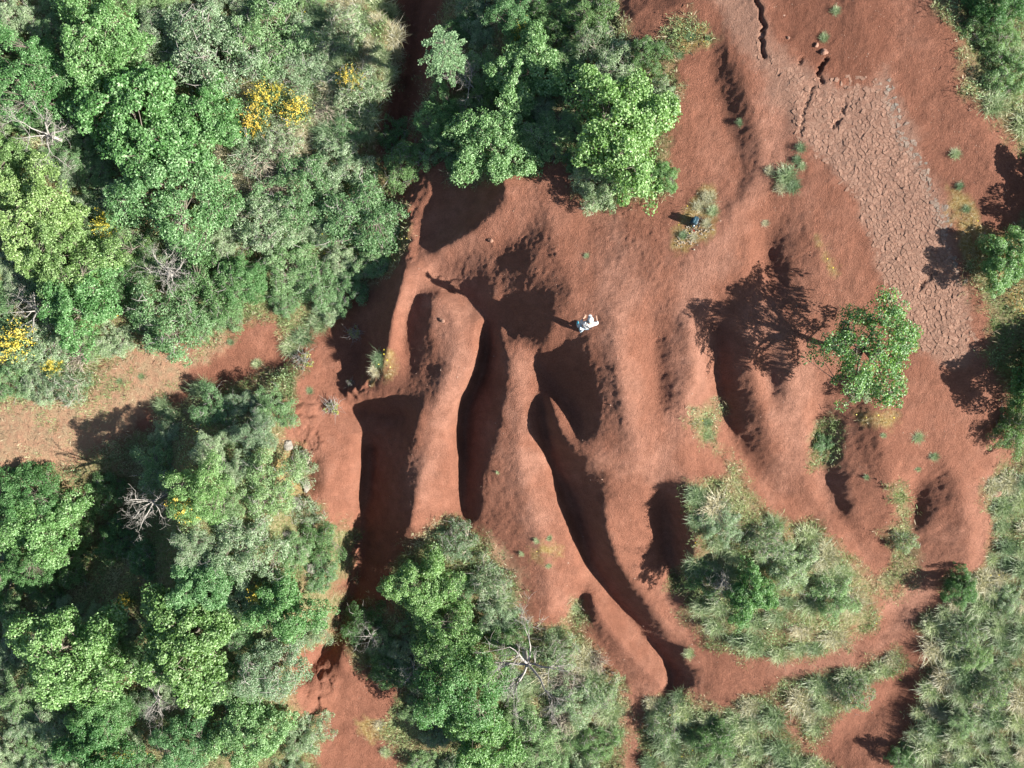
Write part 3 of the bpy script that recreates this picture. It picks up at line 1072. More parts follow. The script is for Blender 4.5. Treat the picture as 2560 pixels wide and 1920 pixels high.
def make_star_fir():
    """young fir seen from above: a leader and spreading needle-covered boughs"""
    rs = np.random.default_rng(71)
    root = empty('fir_tree')
    t = Tris()
    H = 6.2
    t.tube([Vector((0, 0, -.3)), Vector((0.03, 0, H * .5)), Vector((0, 0.03, H))], [.14, .09, .02], 7)
    t.build('trunk', M_BARK, root)
    arms = [(2.18, 1.55), (0.75, 1.25), (3.05, 1.7), (-0.35, 1.2), (-2.0, 1.75), (-1.2, 0.75), (1.5, 0.8)]
    P, Nn = [], []
    b = Tris()
    for tier in range(4):
        for az, L in arms:
            a = az + rs.normal() * (0.05 + 0.16 * tier)
            L2 = L * (1.0 - 0.16 * (tier > 1) - 0.25 * (tier == 0))
            z0 = H * (0.93 - 0.13 * tier)
            o = Vector((0, 0, z0))
            e = o + Vector((math.cos(a) * L2, math.sin(a) * L2, -0.15 - 0.12 * tier))
            b.tube([o, o.lerp(e, .5) + Vector((0, 0, .08)), e], [.03, .02, .008], 4, cap=False)
            side = Vector((-math.sin(a), math.cos(a), 0))
            for k in range(26):
                s = 0.08 + 0.92 * rs.random()
                c = o.lerp(e, s) + Vector((0, 0, .08 * math.sin(s * 3.14)))
                for sg in (-1, 1):
                    w = (0.12 + 0.30 * (1 - s) * (1 if s > .2 else s * 4)) * rs.uniform(.4, 1.1)
                    for q in range(4):
                        P.append(list(c + side * sg * w * (q + 1) / 4 + Vector((math.cos(a), math.sin(a), 0)) * w * 0.6 * (q + 1) / 4 + Vector(rs.normal(size=3) * .02)))
                        Nn.append([rs.normal() * .4, rs.normal() * .4, 1.0])
    b.build('boughs', M_BARK, root)
    P, Nn = np.array(P), np.array(Nn)
    L = 0.13 * rs.uniform(.7, 1.3, len(P))
    v, f = leaves(P, Nn, L, L * .5, rs)
    link('crown', np_mesh('fir_crown', v, f, np.repeat(np.clip(rs.normal(.5, .22, len(P)), 0, 1), 4)), M_FIR, root)
    root["_R"], root["_H"] = 1.7, H
    return root


USED = set()


def place(kind, var, u, v, r_px, label, cat, group=None, mat=None, hk=1.0, rz=None, name=None, crown_at=0.55, flatten=1.0):
    """stand a copy of a plant so that its crown is over map position (u, v); r_px = crown radius on the map"""
    proto = PROTO[kind, var]
    if (kind, var) in USED:
        o = copy_tree(proto)
    else:
        o = proto
        USED.add((kind, var))
    R0, H0 = proto["_R"], proto["_H"]
    p = gat(u, v)
    for _ in range(4):
        h = p.z + 0
        s = r_px * (CAM_H - h) / FPX / R0
        top = h + H0 * s * hk * crown_at
        q = at(u, v, top)
        s = r_px * (CAM_H - top) / FPX / R0
        p = Vector((q.x, q.y, float(ground(q.x, q.y)[0])))
    o.location = (p.x, p.y, p.z - 0.03)
    o.scale = (s, s, s * hk)
    o.rotation_euler = (0, 0, random.uniform(0, 6.28) if rz is None else rz)
    tag(o, label, cat, group)
    if name:
        o.name = name
    if mat is not None:
        for c in o.children:
            if c.name.split('.')[0] in ('crown', 'foliage'):
                c.material_slots[0].link = 'OBJECT'
                c.material_slots[0].material = mat
    return o


GO = "broad-leaved oaks in the scrub"
OAKS = [
    (0, 52, 158, 105, M_OAK, "light green oak on the left edge just above a pale bare forked limb"),
    (1, 212, 62, 112, M_OAK, "oak under the top edge, second tree from the upper left corner"),
    (2, 288, 262, 135, M_OAK, "wide oak right of the dark gap in the upper left wood"),
    (3, 372, 408, 140, M_OAKB, "big rounded oak with a broom in flower on its lower right side"),
    (4, 438, 250, 92, M_OAK, "oak crown directly left of the largest cluster of yellow broom"),
    (1, 70, 452, 112, M_OAKY, "yellowish green oak by the left edge below the dark gap"),
    (0, 140, 560, 108, M_OAKY, "yellow-green oak below the broom in the upper left wood"),
    (2, 8, 345, 62, M_OAKY, "small yellowish oak cut by the left edge beside grey bare branches"),
    (4, 165, 652, 92, M_OAK, "oak at the lower rim of the left wood, next to a fallen grey limb"),
    (3, 525, 605, 58, M_OAK, "small bright oak standing over pale brush near the red bank"),
    (0, 948, 240, 58, M_OAKB, "small oak overhanging the right side of the dark narrow ravine"),
    (1, 1066, 305, 98, M_OAKB, "oak hanging over the top of the dark bowl in the red hill"),
    (2, 1138, 150, 92, M_OAKB, "oak in the middle of the grove at the top of the picture"),
    (3, 1118, 20, 72, M_OAKB, "oak cut by the top edge above a small yellow broom"),
    (4, 1345, 268, 132, M_OAK, "large bright oak at the right end of the top grove beside the red slope"),
    (0, 1428, 384, 42, M_OAK, "small oak at the lower right tip of the top grove"),
    (5, 1890, 756, 126, M_OAKB, "lone green oak with a long shadow on the red flutes"),
    (1, 2185, 560, 66, M_OAK, "oak cut by the right edge beside the mossy ground"),
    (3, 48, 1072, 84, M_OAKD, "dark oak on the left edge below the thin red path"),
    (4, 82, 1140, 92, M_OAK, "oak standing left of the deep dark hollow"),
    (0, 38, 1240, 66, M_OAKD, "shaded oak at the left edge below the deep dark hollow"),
    (1, 140, 1432, 132, M_OAK, "large oak in the lower left with a broken pale limb in its crown"),
    (2, 388, 1392, 122, M_OAKY, "wide yellowish oak in the middle of the lower left wood"),
    (3, 215, 1545, 74, M_OAK, "oak below the large lower left crown, beside bare grey twigs"),
    (4, 200, 1622, 82, M_OAKD, "dark oak at the bottom edge left of a small broom"),
    (0, 398, 1602, 78, M_OAKB, "cool green oak near the bottom edge right of a small broom"),
    (1, 528, 1590, 88, M_OAKB, "cool green oak at the bottom edge, closest oak left of the red slope foot"),
    (3, 420, 1068, 80, M_OAK, "oak on the bank with a bright yellow broom at its left"),
    (2, 430, 1262, 70, M_OAKB, "oak at the lower right rim of the dark hollow"),
    (4, 610, 1322, 78, M_OAK, "bright oak on the bank facing the long shaded red ravine"),
    (1, 915, 1272, 80, M_OAK, "bright green oak at the foot of the widest red ridge, topmost of its row"),
    (0, 978, 1398, 96, M_OAK, "bright oak in the middle of the row below the red ridges"),
    (3, 995, 1492, 108, M_OAK, "large bright oak left of the bleached dead tree"),
    (2, 1040, 1602, 86, M_OAK, "bright oak at the bottom edge below the bleached dead tree"),
    (4, 1625, 1288, 60, M_OAK, "small bright oak with bare twigs on the grassy mound"),
    (0, 2080, 1272, 46, M_OAKD, "small dark oak beside the red hollow at the lower right"),
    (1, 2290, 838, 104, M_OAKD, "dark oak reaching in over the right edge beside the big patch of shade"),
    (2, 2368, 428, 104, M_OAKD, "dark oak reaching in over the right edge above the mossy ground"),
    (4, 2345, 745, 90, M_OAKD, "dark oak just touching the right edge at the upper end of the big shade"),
    (3, 2165, -10, 72, M_OAKD, "dark oak in the upper right corner"),
]
for var, u, v, r, m, lab in OAKS:
    place('oak', var, u, v, r, lab, "oak tree", GO, m, hk=random.uniform(0.78, 0.95) if u != 1890 else 1.15)

GS = "dense shrubs in the scrub"
SHRUBS = [
    (0, 455, 100, 118, M_SHRUBG, "grey-green fine-leaved shrub at the top, right of the corner oaks"),
    (1, 570, 70, 100, M_SHRUB, "rounded shrub under the top edge left of the grassy bank"),
    (2, 660, 120, 85, M_SHRUBG, "pale shrub on the grassy bank above the heap of dry brush"),
    (3, 790, 470, 100, M_SHRUB, "big dense shrub on the left rim of the red basin"),
    (0, 880, 350, 58, M_SHRUBD, "round shrub where the dark ravine opens to the red slope"),
    (1, 855, 285, 44, M_SHRUBD, "dark shrub inside the narrow ravine"),
    (2, 1200, 42, 56, M_SHRUBD, "dark shrub at the top edge right of a small broom"),
    (3, 1282, 32, 58, M_SHRUBD, "dark shrub at the top edge next to pale straw"),
    (0, 1330, 152, 66, M_SHRUBG, "grey fine-leaved shrub above the large bright oak of the top grove"),
    (1, 1405, 112, 44, M_SHRUBD, "small pointed shrub between straw and the red path at the top"),
    (2, 1300, 395, 62, M_SHRUBG, "feathery shrub forming the lowest tip of the top grove"),
    (3, 1180, 300, 60, M_SHRUB, "shrub between the two larger oaks of the top grove"),
    (0, 258, 590, 60, M_SHRUBD, "dark shrub under the fallen grey limb in the left wood"),
    (1, 360, 685, 98, M_SHRUB, "broad low shrub above the thin red path on the left"),
    (2, 620, 560, 74, M_SHRUB, "shrub in the left wood beside a patch of red earth"),
    (3, 690, 610, 58, M_SHRUB, "shrub above the reeds where the path meets the red basin"),
    (0, 560, 480, 84, M_SHRUBG, "grey-green shrub below the tan dry brush"),
    (1, 640, 400, 86, M_SHRUB, "shrub right of the tan dry brush in the left wood"),
    (2, 730, 350, 70, M_SHRUBG, "pale shrub above the big dense shrub by the red basin"),
    (3, 460, 600, 84, M_SHRUBD, "dark shrub in the left wood beside a bare grey tree"),
    (0, 90, 740, 66, M_SHRUBG, "grey shrub by the left edge right of the large broom"),
    (1, 470, 892, 58, M_SHRUB, "shrub on the lower bank beside the straight shadow edge"),
    (2, 590, 888, 52, M_SHRUB, "bright shrub at the tip of the lower bank"),
    (3, 345, 1010, 62, M_SHRUB, "shrub overhanging the deep dark hollow with bare twigs"),
    (0, 448, 985, 48, M_SHRUBG, "blue-grey shrub in the middle of the lower bank"),
    (1, 575, 1050, 78, M_SHRUB, "shrub on the lower bank beside pale stones"),
    (2, 525, 1190, 86, M_SHRUBG, "grey-green shrub on the bank left of the blue shaded rocks"),
    (3, 685, 1180, 52, M_SHRUBD, "dark shrub at the mouth of the long shaded red ravine"),
    (0, 585, 1445, 88, M_SHRUBG, "fine grey-green shrub left of the lit red scoop"),
    (1, 500, 1490, 66, M_SHRUB, "shrub between the two wide oaks of the lower left wood"),
    (2, 655, 1585, 60, M_SHRUBG, "half dry shrub at the foot of the lit red scoop"),
    (3, 788, 1352, 52, M_SHRUBD, "dark shrub in the shade of the long red ravine"),
    (0, 835, 1455, 44, M_SHRUBD, "dark shrub where the shaded ravine meets the bright oaks"),
    (1, 1100, 1385, 52, M_SHRUBD, "dark shrub right of the bright oaks, above the dead tree"),
    (2, 1245, 1510, 62, M_SHRUBG, "grey shrub right of the bleached dead tree"),
    (3, 1160, 1602, 66, M_SHRUB, "shrub at the bottom edge below the dead tree's limbs"),
    (0, 1290, 1608, 50, M_SHRUBD, "dark shrub at the bottom edge left of the red gully end"),
    (1, 1710, 1222, 56, M_SHRUBG, "grey dry shrub on top of the grassy mound"),
    (2, 1560, 1130, 50, M_SHRUBG, "pale shrub near the sharp upper corner of the grassy mound"),
    (3, 1800, 1290, 58, M_SHRUB, "green shrub on the right part of the grassy mound"),
    (0, 1520, 1240, 50, M_SHRUBD, "dark shrub in the shade on the left of the grassy mound"),
    (1, 1955, 1640, 36, M_SHRUBD, "dark blue-green shrub at the bottom edge beside the red scoop"),
    (2, 1868, 838, 34, M_SHRUBG, "grey dry shrub directly below the lone oak"),
    (3, 1783, 955, 26, M_SHRUB, "small green shrub below the lone oak in the strip of grass"),
    (0, 808, 566, 46, M_SHRUB, "shrub directly below the big dense shrub at the rim of the red basin"),
    (1, 752, 622, 46, M_SHRUB, "shrub on the edge of the shaded red basin, upper left of the thin ridge"),
    (2, 712, 662, 36, M_SHRUBG, "grey-green shrub between the reeds and the shaded red basin"),
    (0, 165, 1120, 50, M_SHRUBD, "added dark shrub deepening the shade of the hollow beside the left-edge oaks"),  # the hollow's dark shrubs are added to block sky light and darken it
    (1, 225, 1060, 46, M_SHRUBD, "added dark shrub deepening the shade under the hanging bare branches in the hollow"),
    (2, 250, 1170, 50, M_SHRUBD, "added dark shrub deepening the shade in the middle of the hollow"),
    (3, 150, 1220, 50, M_SHRUBD, "added dark shrub deepening the shade at the lower left of the hollow"),
    (0, 310, 1210, 46, M_SHRUBD, "added dark shrub deepening the shade at the lower right of the hollow"),
    (1, 100, 1290, 44, M_SHRUBD, "added dark shrub deepening the shade at the bottom end of the hollow"),
    (0, 2150, 60, 60, M_SHRUBD, "shrub in the upper right beside the corner oak"),
    (1, 2190, 150, 60, M_SHRUB, "shrub on the right edge above the yellow grass slope"),
    (3, 2195, 930, 56, M_SHRUBD, "dark shrub on the right edge at the lower end of the shade"),
    (0, 2120, 1420, 36, M_SHRUB, "shrub in the tall grass at the lower right"),
    (1, 2185, 1290, 36, M_SHRUBG, "grey-green shrub on the right edge below the last red hollow"),
    (2, 2090, 1560, 34, M_SHRUB, "shrub in the grass near the bottom right corner"),
    (3, 1545, 1600, 54, M_SHRUBD, "dark shrub at the bottom edge in the shade of the mound"),
]
for var, u, v, r, m, lab in SHRUBS:
    place('shrub', var, u, v, r, lab, "shrub", GS, m, hk=random.uniform(0.6, 0.85) if not (600 < u < 860 and v < 220 or 440 < u < 620 and 860 < v < 910) else 0.4)

SCRUB = [
    (0, 540, 325, 62, M_SHRUBG, "straw-coloured scrub below the largest yellow broom"),
    (1, 600, 290, 55, M_SHRUBG, "grey scrub between yellow broom and the ravine bank"),
    (0, 1290, 88, 50, M_SHRUBG, "pale straw-like bush near the red path at the top"),
    (1, 985, 1170, 50, M_SHRUBG, "pale scrub on the pointed tip between two red ridges"),
    (0, 1060, 1255, 52, M_SHRUBG, "grey scrub right of the topmost bright oak"),
    (1, 1205, 1410, 50, M_SHRUBG, "grey scrub just below the smooth red apron"),
    (0, 1300, 1500, 46, M_SHRUBG, "grey scrub along the left rim of the lowest red ridge"),
    (1, 640, 1010, 46, M_SHRUBG, "grey scrub at the rim of the bank facing the red slope"),
    (0, 650, 1110, 44, M_SHRUBG, "scrub beside the blue shaded rocks"),
    (1, 1660, 1170, 48, M_SHRUBG, "dry scrub along the upper right rim of the grassy mound"),
    (0, 1960, 1170, 30, M_SHRUBG, "scrub in the grass strip between the two rightmost red hollows"),
    (1, 2090, 1370, 44, M_SHRUBG, "pale scrub in the lower right grass"),
    (0, 2150, 1500, 44, M_SHRUBG, "pale scrub on the right edge in tall grass"),
    (1, 1850, 1500, 44, M_SHRUBG, "scrub between the two red tracks at the lower right"),
    (0, 1440, 1570, 46, M_SHRUBG, "scrub at the bottom edge right of the red gully end"),
    (1, 140, 830, 52, M_SHRUBG, "grey scrub at the rim of the thin red path by the left edge"),
    (0, 740, 60, 60, M_SHRUBG, "scrub on the grassy bank at the top"),
    (1, 770, 190, 60, M_SHRUBG, "scrub at the lip of the dark ravine"),
]
for var, u, v, r, m, lab in SCRUB:
    place('scrub', var, u, v, r, lab, "bush", "dry scrub bushes", m)

# the nameless fill of shrubs between the trees
FILL = [
    (0, 60, M_SHRUB, "grey-green shrub filling the gaps between oaks in the upper left wood"),
    (1, 34, M_SHRUBG, "low shrub filling the gaps on the lower left bank and around its oaks"),
    (2, 16, M_SHRUBD, "dark undershrub between the oaks of the top grove"),
    (3, 16, M_SHRUB, "low shrub among the bright oaks below the red ridges"),
]
FILLED = []
taken = [(a[1], a[2], a[3]) for a in OAKS + SHRUBS] + [(a[1], a[2], a[3]) for a in SCRUB]
KEEP_OUT = [(585, 220, 95), (700, 236, 40), (200, 1150, 170), (100, 1020, 60), (760, 110, 125), (565, 335, 120), (630, 245, 80), (500, 215, 50), (1200, 1470, 60), (1340, 90, 40), (300, 760, 40), (1270, 1440, 60)]
for zi, cnt, m, lab in FILL:
    Pz = np.array(VEG[zi], float)
    lo = np.maximum(Pz.min(0), (-20, -20))
    hi = np.minimum(Pz.max(0), (2230, 1680))
    done = 0
    for t_ in range(3000):
        if done >= cnt:
            break
        u, v = rng.uniform(lo[0], hi[0]), rng.uniform(lo[1], hi[1])
        rr = rng.uniform(34, 58)
        if poly_dist(np.array([u]), np.array([v]), VEG[zi])[0] < rr * 0.75:
            continue
        if any(math.hypot(u - a, v - b) < 0.62 * (c + rr) for a, b, c in taken):
            continue
        if any(math.hypot(u - a, v - b) < c + rr * .4 for a, b, c in KEEP_OUT):
            continue
        taken.append((u, v, rr))
        fm = [M_SHRUB, M_SHRUBG, m][int(rng.integers(3))]
        fo = place('shrub', int(rng.integers(4)), u, v, rr, lab, "shrub", lab.replace("shrub", "shrubs", 1), fm, hk=rng.uniform(.5, .75))
        FILLED.append((fo, u, v, rr, fm, 'shrub'))
        done += 1

BROOMS = [
    (0, 560, 205, 42, "yellow broom, upper left of the large flowering cluster"),
    (1, 632, 228, 40, "brightest yellow broom beside the heap of dry brush"),
    (0, 598, 192, 24, "small broom between the two largest flowering brooms"),
    (1, 545, 262, 36, "lower broom of the large flowering cluster"),
    (0, 490, 222, 26, "faded broom left of the large flowering cluster"),
    (1, 218, 478, 36, "broom between oaks in the upper left, at the end of a fallen trunk"),
    (0, 430, 460, 36, "broom on the lower right side of the big rounded oak"),
    (1, 18, 735, 52, "large broom cut by the left edge"),
    (0, 105, 792, 28, "thin broom right of the one on the left edge"),
    (1, 392, 1095, 42, "broom on the bank above the dark hollow"),
    (0, 556, 1288, 30, "broom among shrubs left of the shaded red ravine"),
    (1, 260, 1640, 26, "broom at the bottom edge between two oaks"),
    (0, 1130, 62, 32, "single broom in the grove at the top of the picture"),
    (1, 755, 165, 34, "faint broom on the grassy bank by the dark ravine"),
    (0, 265, 1300, 22, "small broom at the lower end of the dark hollow"),
]
for var, u, v, r, lab in BROOMS:
    place('broom', var, u, v, r * 1.05, lab, "broom shrub", "yellow flowering brooms", hk=1.3, crown_at=.8)

DEADS = [
    (0, 1135, 1478, 125, "bleached dead tree with spreading limbs below the smooth red apron"),
    (1, 292, 1092, 66, "bare grey branches hanging over the dark hollow"),
    (2, 350, 585, 78, "bare grey tree in the left wood above the thin red path"),
    (0, 72, 268, 78, "bare forked tree in the gap on the left edge"),
    (1, 888, 1462, 56, "bare grey branch at the left side of the bright oaks"),
    (2, 1572, 1268, 52, "bare twiggy bush left of the small oak on the grassy mound"),
    (1, 62, 665, 66, "bare grey tree near the left edge above the large broom"),
    (2, 330, 1525, 50, "bare twigs between oaks at the lower left"),
    (0, 430, 125, 44, "bare twigs poking from the grey shrub at the top"),
    (2, 1010, 165, 60, "bare twigs beside the fir over the dark ravine"),
    (1, 800, 1380, 40, "bare twigs in the shade of the long red ravine"),
]
for var, u, v, r, lab in DEADS:
    place('dead', var, u, v, r, lab, "dead tree", "bare dead trees", hk={1135: 1.7, 292: 2.6, 72: 1.6, 350: 1.3}.get(u, 1.2), crown_at=.8)

BRUSH = [
    (0, 703, 236, 38, "heap of pale dry brush right of the brightest broom"),
    (1, 560, 345, 50, "tan dry brush in the middle of the left wood"),
    (1, 520, 285, 40, "dry brush left of the tan gap in the left wood"),
    (0, 612, 320, 46, "dry brush in the tan gap under the brightest broom"),
    (1, 545, 420, 40, "dry brush at the lower end of the tan gap in the left wood"),
    (1, 1225, 1470, 42, "dry brush right of the bleached dead tree"),
    (0, 1215, 1560, 40, "dry brush below and right of the bleached dead tree"),
    (0, 585, 400, 44, "heap of grey brush below the tan dry brush"),
    (1, 430, 130, 38, "dry brush under the grey shrub at the top"),
    (0, 640, 590, 36, "pale branches lying beside a patch of red earth"),
    (1, 170, 770, 40, "dry brush by the upper rim of the thin red path"),
    (0, 1290, 1430, 30, "dry brush on the left rim of the lowest red ridge"),
]
for var, u, v, r, lab in BRUSH:
    place('brush', var, u, v, r, lab, "dry brush", "heaps of dry brush")

def make_tussock(seed, n=1000, stiff=0.5):
    rs = np.random.default_rng(seed)
    az = rs.uniform(0, 6.283, n)
    ln = rs.uniform(.1, 1.2, n)
    L = rs.uniform(.25, .85, n)
    b = np.stack([rs.normal(0, .22, n), rs.normal(0, .22, n), np.full(n, -.03)], 1)
    dv = np.stack([np.cos(az) * np.sin(ln), np.sin(az) * np.sin(ln), np.cos(ln)], 1)
    sd = np.stack([-np.sin(az), np.cos(az), np.zeros(n)], 1) * rs.uniform(.0055, .011, n)[:, None]
    m_ = b + dv * (L * .55)[:, None]
    tp = m_ + dv * np.array([1.5, 1.5, .35]) * (L * .5)[:, None]
    v = np.stack([b, m_ + sd, m_ - sd, tp], 1).reshape(-1, 3)
    k = np.arange(n)[:, None] * 4
    f = np.concatenate([k + np.array([[0, 1, 2]]), k + np.array([[2, 1, 3]])], 0)
    o = link('grass_tussock', np_mesh('grass_tussock', v, f, np.repeat(np.clip(rs.normal(.5, .25, n), 0, 1), 4)), M_TUSS)
    o["_R"], o["_H"] = 0.85, 0.7
    return o


M_TUSS = leaf_material("tussock_blade", (0.135, 0.205, 0.084), (0.309, 0.398, 0.200), (0.620, 0.620, 0.466), 0.25, 0.25)
M_TUSSB = leaf_material("blue_tussock_blade", (0.075, 0.140, 0.062), (0.175, 0.260, 0.125), (0.400, 0.460, 0.310), 0.25, 0.25)
M_TUSSS = leaf_material("straw_tussock_blade", (0.212, 0.200, 0.102), (0.451, 0.415, 0.256), (0.620, 0.620, 0.517), 0.2, 0.2)
for i in range(3):
    PROTO['tuss', i] = make_tussock(700 + i)
TUFTS = [
    (1600, 263, 11, M_TUSSB, "single small grey-green tuft in the upper red hollow"),
    (1702, 378, 30, M_TUSSB, "largest grass tuft on the bare red ground beside the rock strip"),
    (1716, 402, 20, M_TUSSB, "tuft at the right side of the largest tuft beside the rock strip"),
    (1690, 405, 18, M_TUSSS, "straw tuft at the lower left of the largest tuft beside the rock strip"),
    (1664, 368, 14, M_TUSSS, "pale dry tuft left of the largest tuft beside the rock strip"),
    (1732, 318, 14, M_TUSSB, "uppermost tuft in the little row beside the rock strip"),
    (1724, 344, 13, M_TUSSB, "middle tuft of the little row beside the rock strip"),
    (1734, 358, 12, M_TUSS, "lowest tuft of the little row beside the rock strip"),
    (1654, 480, 11, M_TUSSS, "pale tuft on the red path right of the backpack"),
    (1495, 78, 14, M_TUSSB, "larger blue-green tuft on the mossy patch at the top"),
    (1532, 80, 9, M_TUSSB, "small tuft at the right end of the mossy patch at the top"),
    (1470, 118, 12, M_TUSSB, "tuft at the lower end of the mossy patch at the top"),
    (1808, 22, 13, M_TUSS, "dark tuft near the top edge between the rock strip and the corner oak"),
    (1782, 80, 13, M_TUSSB, "grey tuft above the pale boulders"),
    (2066, 332, 15, M_TUSS, "tuft alone on the right red slope above the mossy ground"),
    (2076, 402, 12, M_TUSSB, "tuft just above the mossy ground on the right"),
    (2090, 450, 12, M_TUSSB, "tuft inside the mossy ground on the right"),
    (1268, 553, 8, M_TUSS, "tiny green tuft on the hill above the person"),
    (1527, 915, 15, M_TUSSB, "upper tuft on the edge of the deepest right flute"),
    (1526, 940, 16, M_TUSS, "lower tuft on the edge of the deepest right flute"),
    (820, 775, 22, M_TUSSB, "blue-green tuft on the red shoulder between the two big shadows"),
    (812, 800, 18, M_TUSSS, "yellowish tuft on the red shoulder between the two big shadows"),
    (436, 845, 34, M_TUSSB, "spiky tuft on the straight shadow edge of the left path"),
    (350, 880, 26, M_TUSSB, "lower spiky tuft in the shade beside the left path"),
    (372, 900, 22, M_TUSSB, "tuft half in shade below the left path"),
    (498, 738, 10, M_TUSSB, "tuft on the bare red end of the left path"),
    (305, 813, 9, M_TUSSB, "small tuft in the middle of the left path"),
    (258, 822, 9, M_TUSSB, "small tuft left of the middle of the left path"),
    (555, 786, 14, M_TUSS, "dark tuft on the shadow edge near the mouth of the left path"),
    (655, 728, 30, M_TUSSB, "reed-like tuft right of the mouth of the left path"),
    (690, 695, 30, M_TUSSB, "reed-like tuft beside the shaded red basin"),
    (625, 750, 26, M_TUSS, "reed-like tuft below the other reeds at the path mouth"),
    (668, 845, 11, M_TUSSB, "pale tuft on the red slope left of the thin ridge"),
    (1160, 1168, 9, M_TUSS, "left tuft of the short row on the smooth red apron"),
    (1186, 1162, 9, M_TUSS, "right tuft of the short row on the smooth red apron"),
    (1186, 1222, 8, M_TUSS, "single tuft near the foot of the smooth red apron"),
    (1128, 1196, 8, M_TUSS, "tuft at the left rim of the smooth red apron"),
    (1076, 1020, 6, M_TUSS, "tiny tuft in the middle of the central red ridge"),
    (1245, 1312, 14, M_TUSS, "tuft at the head of the lowest red ridge"),
    (1490, 1412, 15, M_TUSS, "tuft on the red saddle below the grassy mound"),
    (2020, 985, 14, M_TUSSB, "tuft by the dark patch on the right flutes"),
    (1985, 945, 16, M_TUSS, "tuft at the lower edge of the tree shade on the right"),
    (1985, 1012, 9, M_TUSS, "small tuft between the two rightmost hollows"),
    (1910, 940, 8, M_TUSS, "tiny tuft below the lone oak"),
    (1874, 1030, 9, M_TUSSB, "tiny tuft on the wide red flute below the lone oak"),
    (2165, 1095, 14, M_TUSS, "tuft beside the orange boulder at the right"),
    (835, 1625, 16, M_TUSS, "tuft on the red ground at the bottom edge"),
    (820, 1565, 14, M_TUSSS, "straw tuft on the red ground at the foot of the lit scoop"),
    (1532, 428, 20, M_TUSSS, "straw tuft at the top of the lichen patch with the backpack"),
    (1541, 455, 16, M_TUSS, "green tuft at the right side of the lichen patch with the backpack"),
    (1512, 445, 17, M_TUSSS, "straw tuft above the backpack"),
    (1528, 482, 14, M_TUSSS, "straw tuft right of the backpack"),
    (1478, 508, 13, M_TUSSB, "blue-green tuft lower left of the backpack"),
    (1500, 512, 12, M_TUSSS, "straw tuft directly below the backpack"),
    (1980, 1545, 14, M_TUSSB, "tuft beside the soft red scoop at the lower right"),
]
for k, (u, v, rp, m, lab) in enumerate(TUFTS):
    o = place('tuss', k % 3, u, v, rp, lab, "grass tuft", "grass tufts on the red ground", crown_at=0.3)
    o.name = 'grass_tuft'
    o.material_slots[0].link = 'OBJECT'
    o.material_slots[0].material = m
TZ = [(5, 70, "soft grass tussock in the tall grass at the lower right"), (4, 40, "grass tussock on the grassy mound"), (0, 26, "straw tussock in the tan gap of the left wood"), (6, 16, "grass tussock between the two red tracks"), (7, 26, "grass tussock at the bottom edge right of the red gully"), (0, 40, "grass tussock on the bank beside the dark ravine"), (8, 10, "grass tussock on the slope in the upper right corner"), (3, 24, "grass tussock below the smooth red apron")]
tt = []
for zi, cnt, lab in TZ:
    Pz = np.array(VEG[zi], float)
    lo, hi = np.maximum(Pz.min(0), (-10, -10)), np.minimum(Pz.max(0), (2220, 1670))
    if zi == 0:
        lo, hi = np.array([620., 0.]), np.array([860., 300.])
    if zi == 0 and 'tan gap' in lab:
        lo, hi = np.array([470., 190.]), np.array([670., 430.])
    if zi == 3:
        lo = np.array([1060., 1180.])
    done = 0
    for t_ in range(4000):
        if done >= cnt:
            break
        u, v, rr = rng.uniform(lo[0], hi[0]), rng.uniform(lo[1], hi[1]), rng.uniform(20, 40)
        if poly_dist(np.array([u]), np.array([v]), VEG[zi])[0] < rr * .5 or any(math.hypot(u - a, v - b) < .6 * (rr + c) for a, b, c in tt):
            continue
        tt.append((u, v, rr))
        o = place('tuss', int(rng.integers(3)), u, v, rr, lab, "grass tussock", lab.replace("tussock", "tussocks", 1), crown_at=0.3)
        o.name = 'grass_tussock'
        o.material_slots[0].link = 'OBJECT'
        fm = M_TUSSS if 'tan gap' in lab else [M_TUSS, M_TUSS, M_TUSSB, M_TUSSS][int(rng.integers(4))]
        o.material_slots[0].material = fm
        FILLED.append((o, u, v, rr, fm, 'tussock'))
        done += 1

fir = make_star_fir()
PROTO['fir', 0] = fir
place('fir', 0, 958, 80, 66, "young fir with five spreading boughs beside the dark ravine", "fir tree", rz=0.0, crown_at=0.9)

# ------------------------------------------------------------------ ground cover (nobody could count it)
def sample_cover(n, weight):
    """random ground points in the frame, kept with probability weight(vegm, mossm, spm) """
    x = rng.uniform(-27, 27, n)
    y = rng.uniform(-20.5, 20.5, n)
    i = np.clip(np.searchsorted(XS, x), 0, len(XS) - 1)
    j = np.clip(np.searchsorted(YS, y), 0, len(YS) - 1)
    w = weight(vegm[j, i], mossm[j, i], spm[j, i], x, y)
    k = rng.random(n) < w
    x, y = x[k], y[k]
    return x, y, ground(x, y)


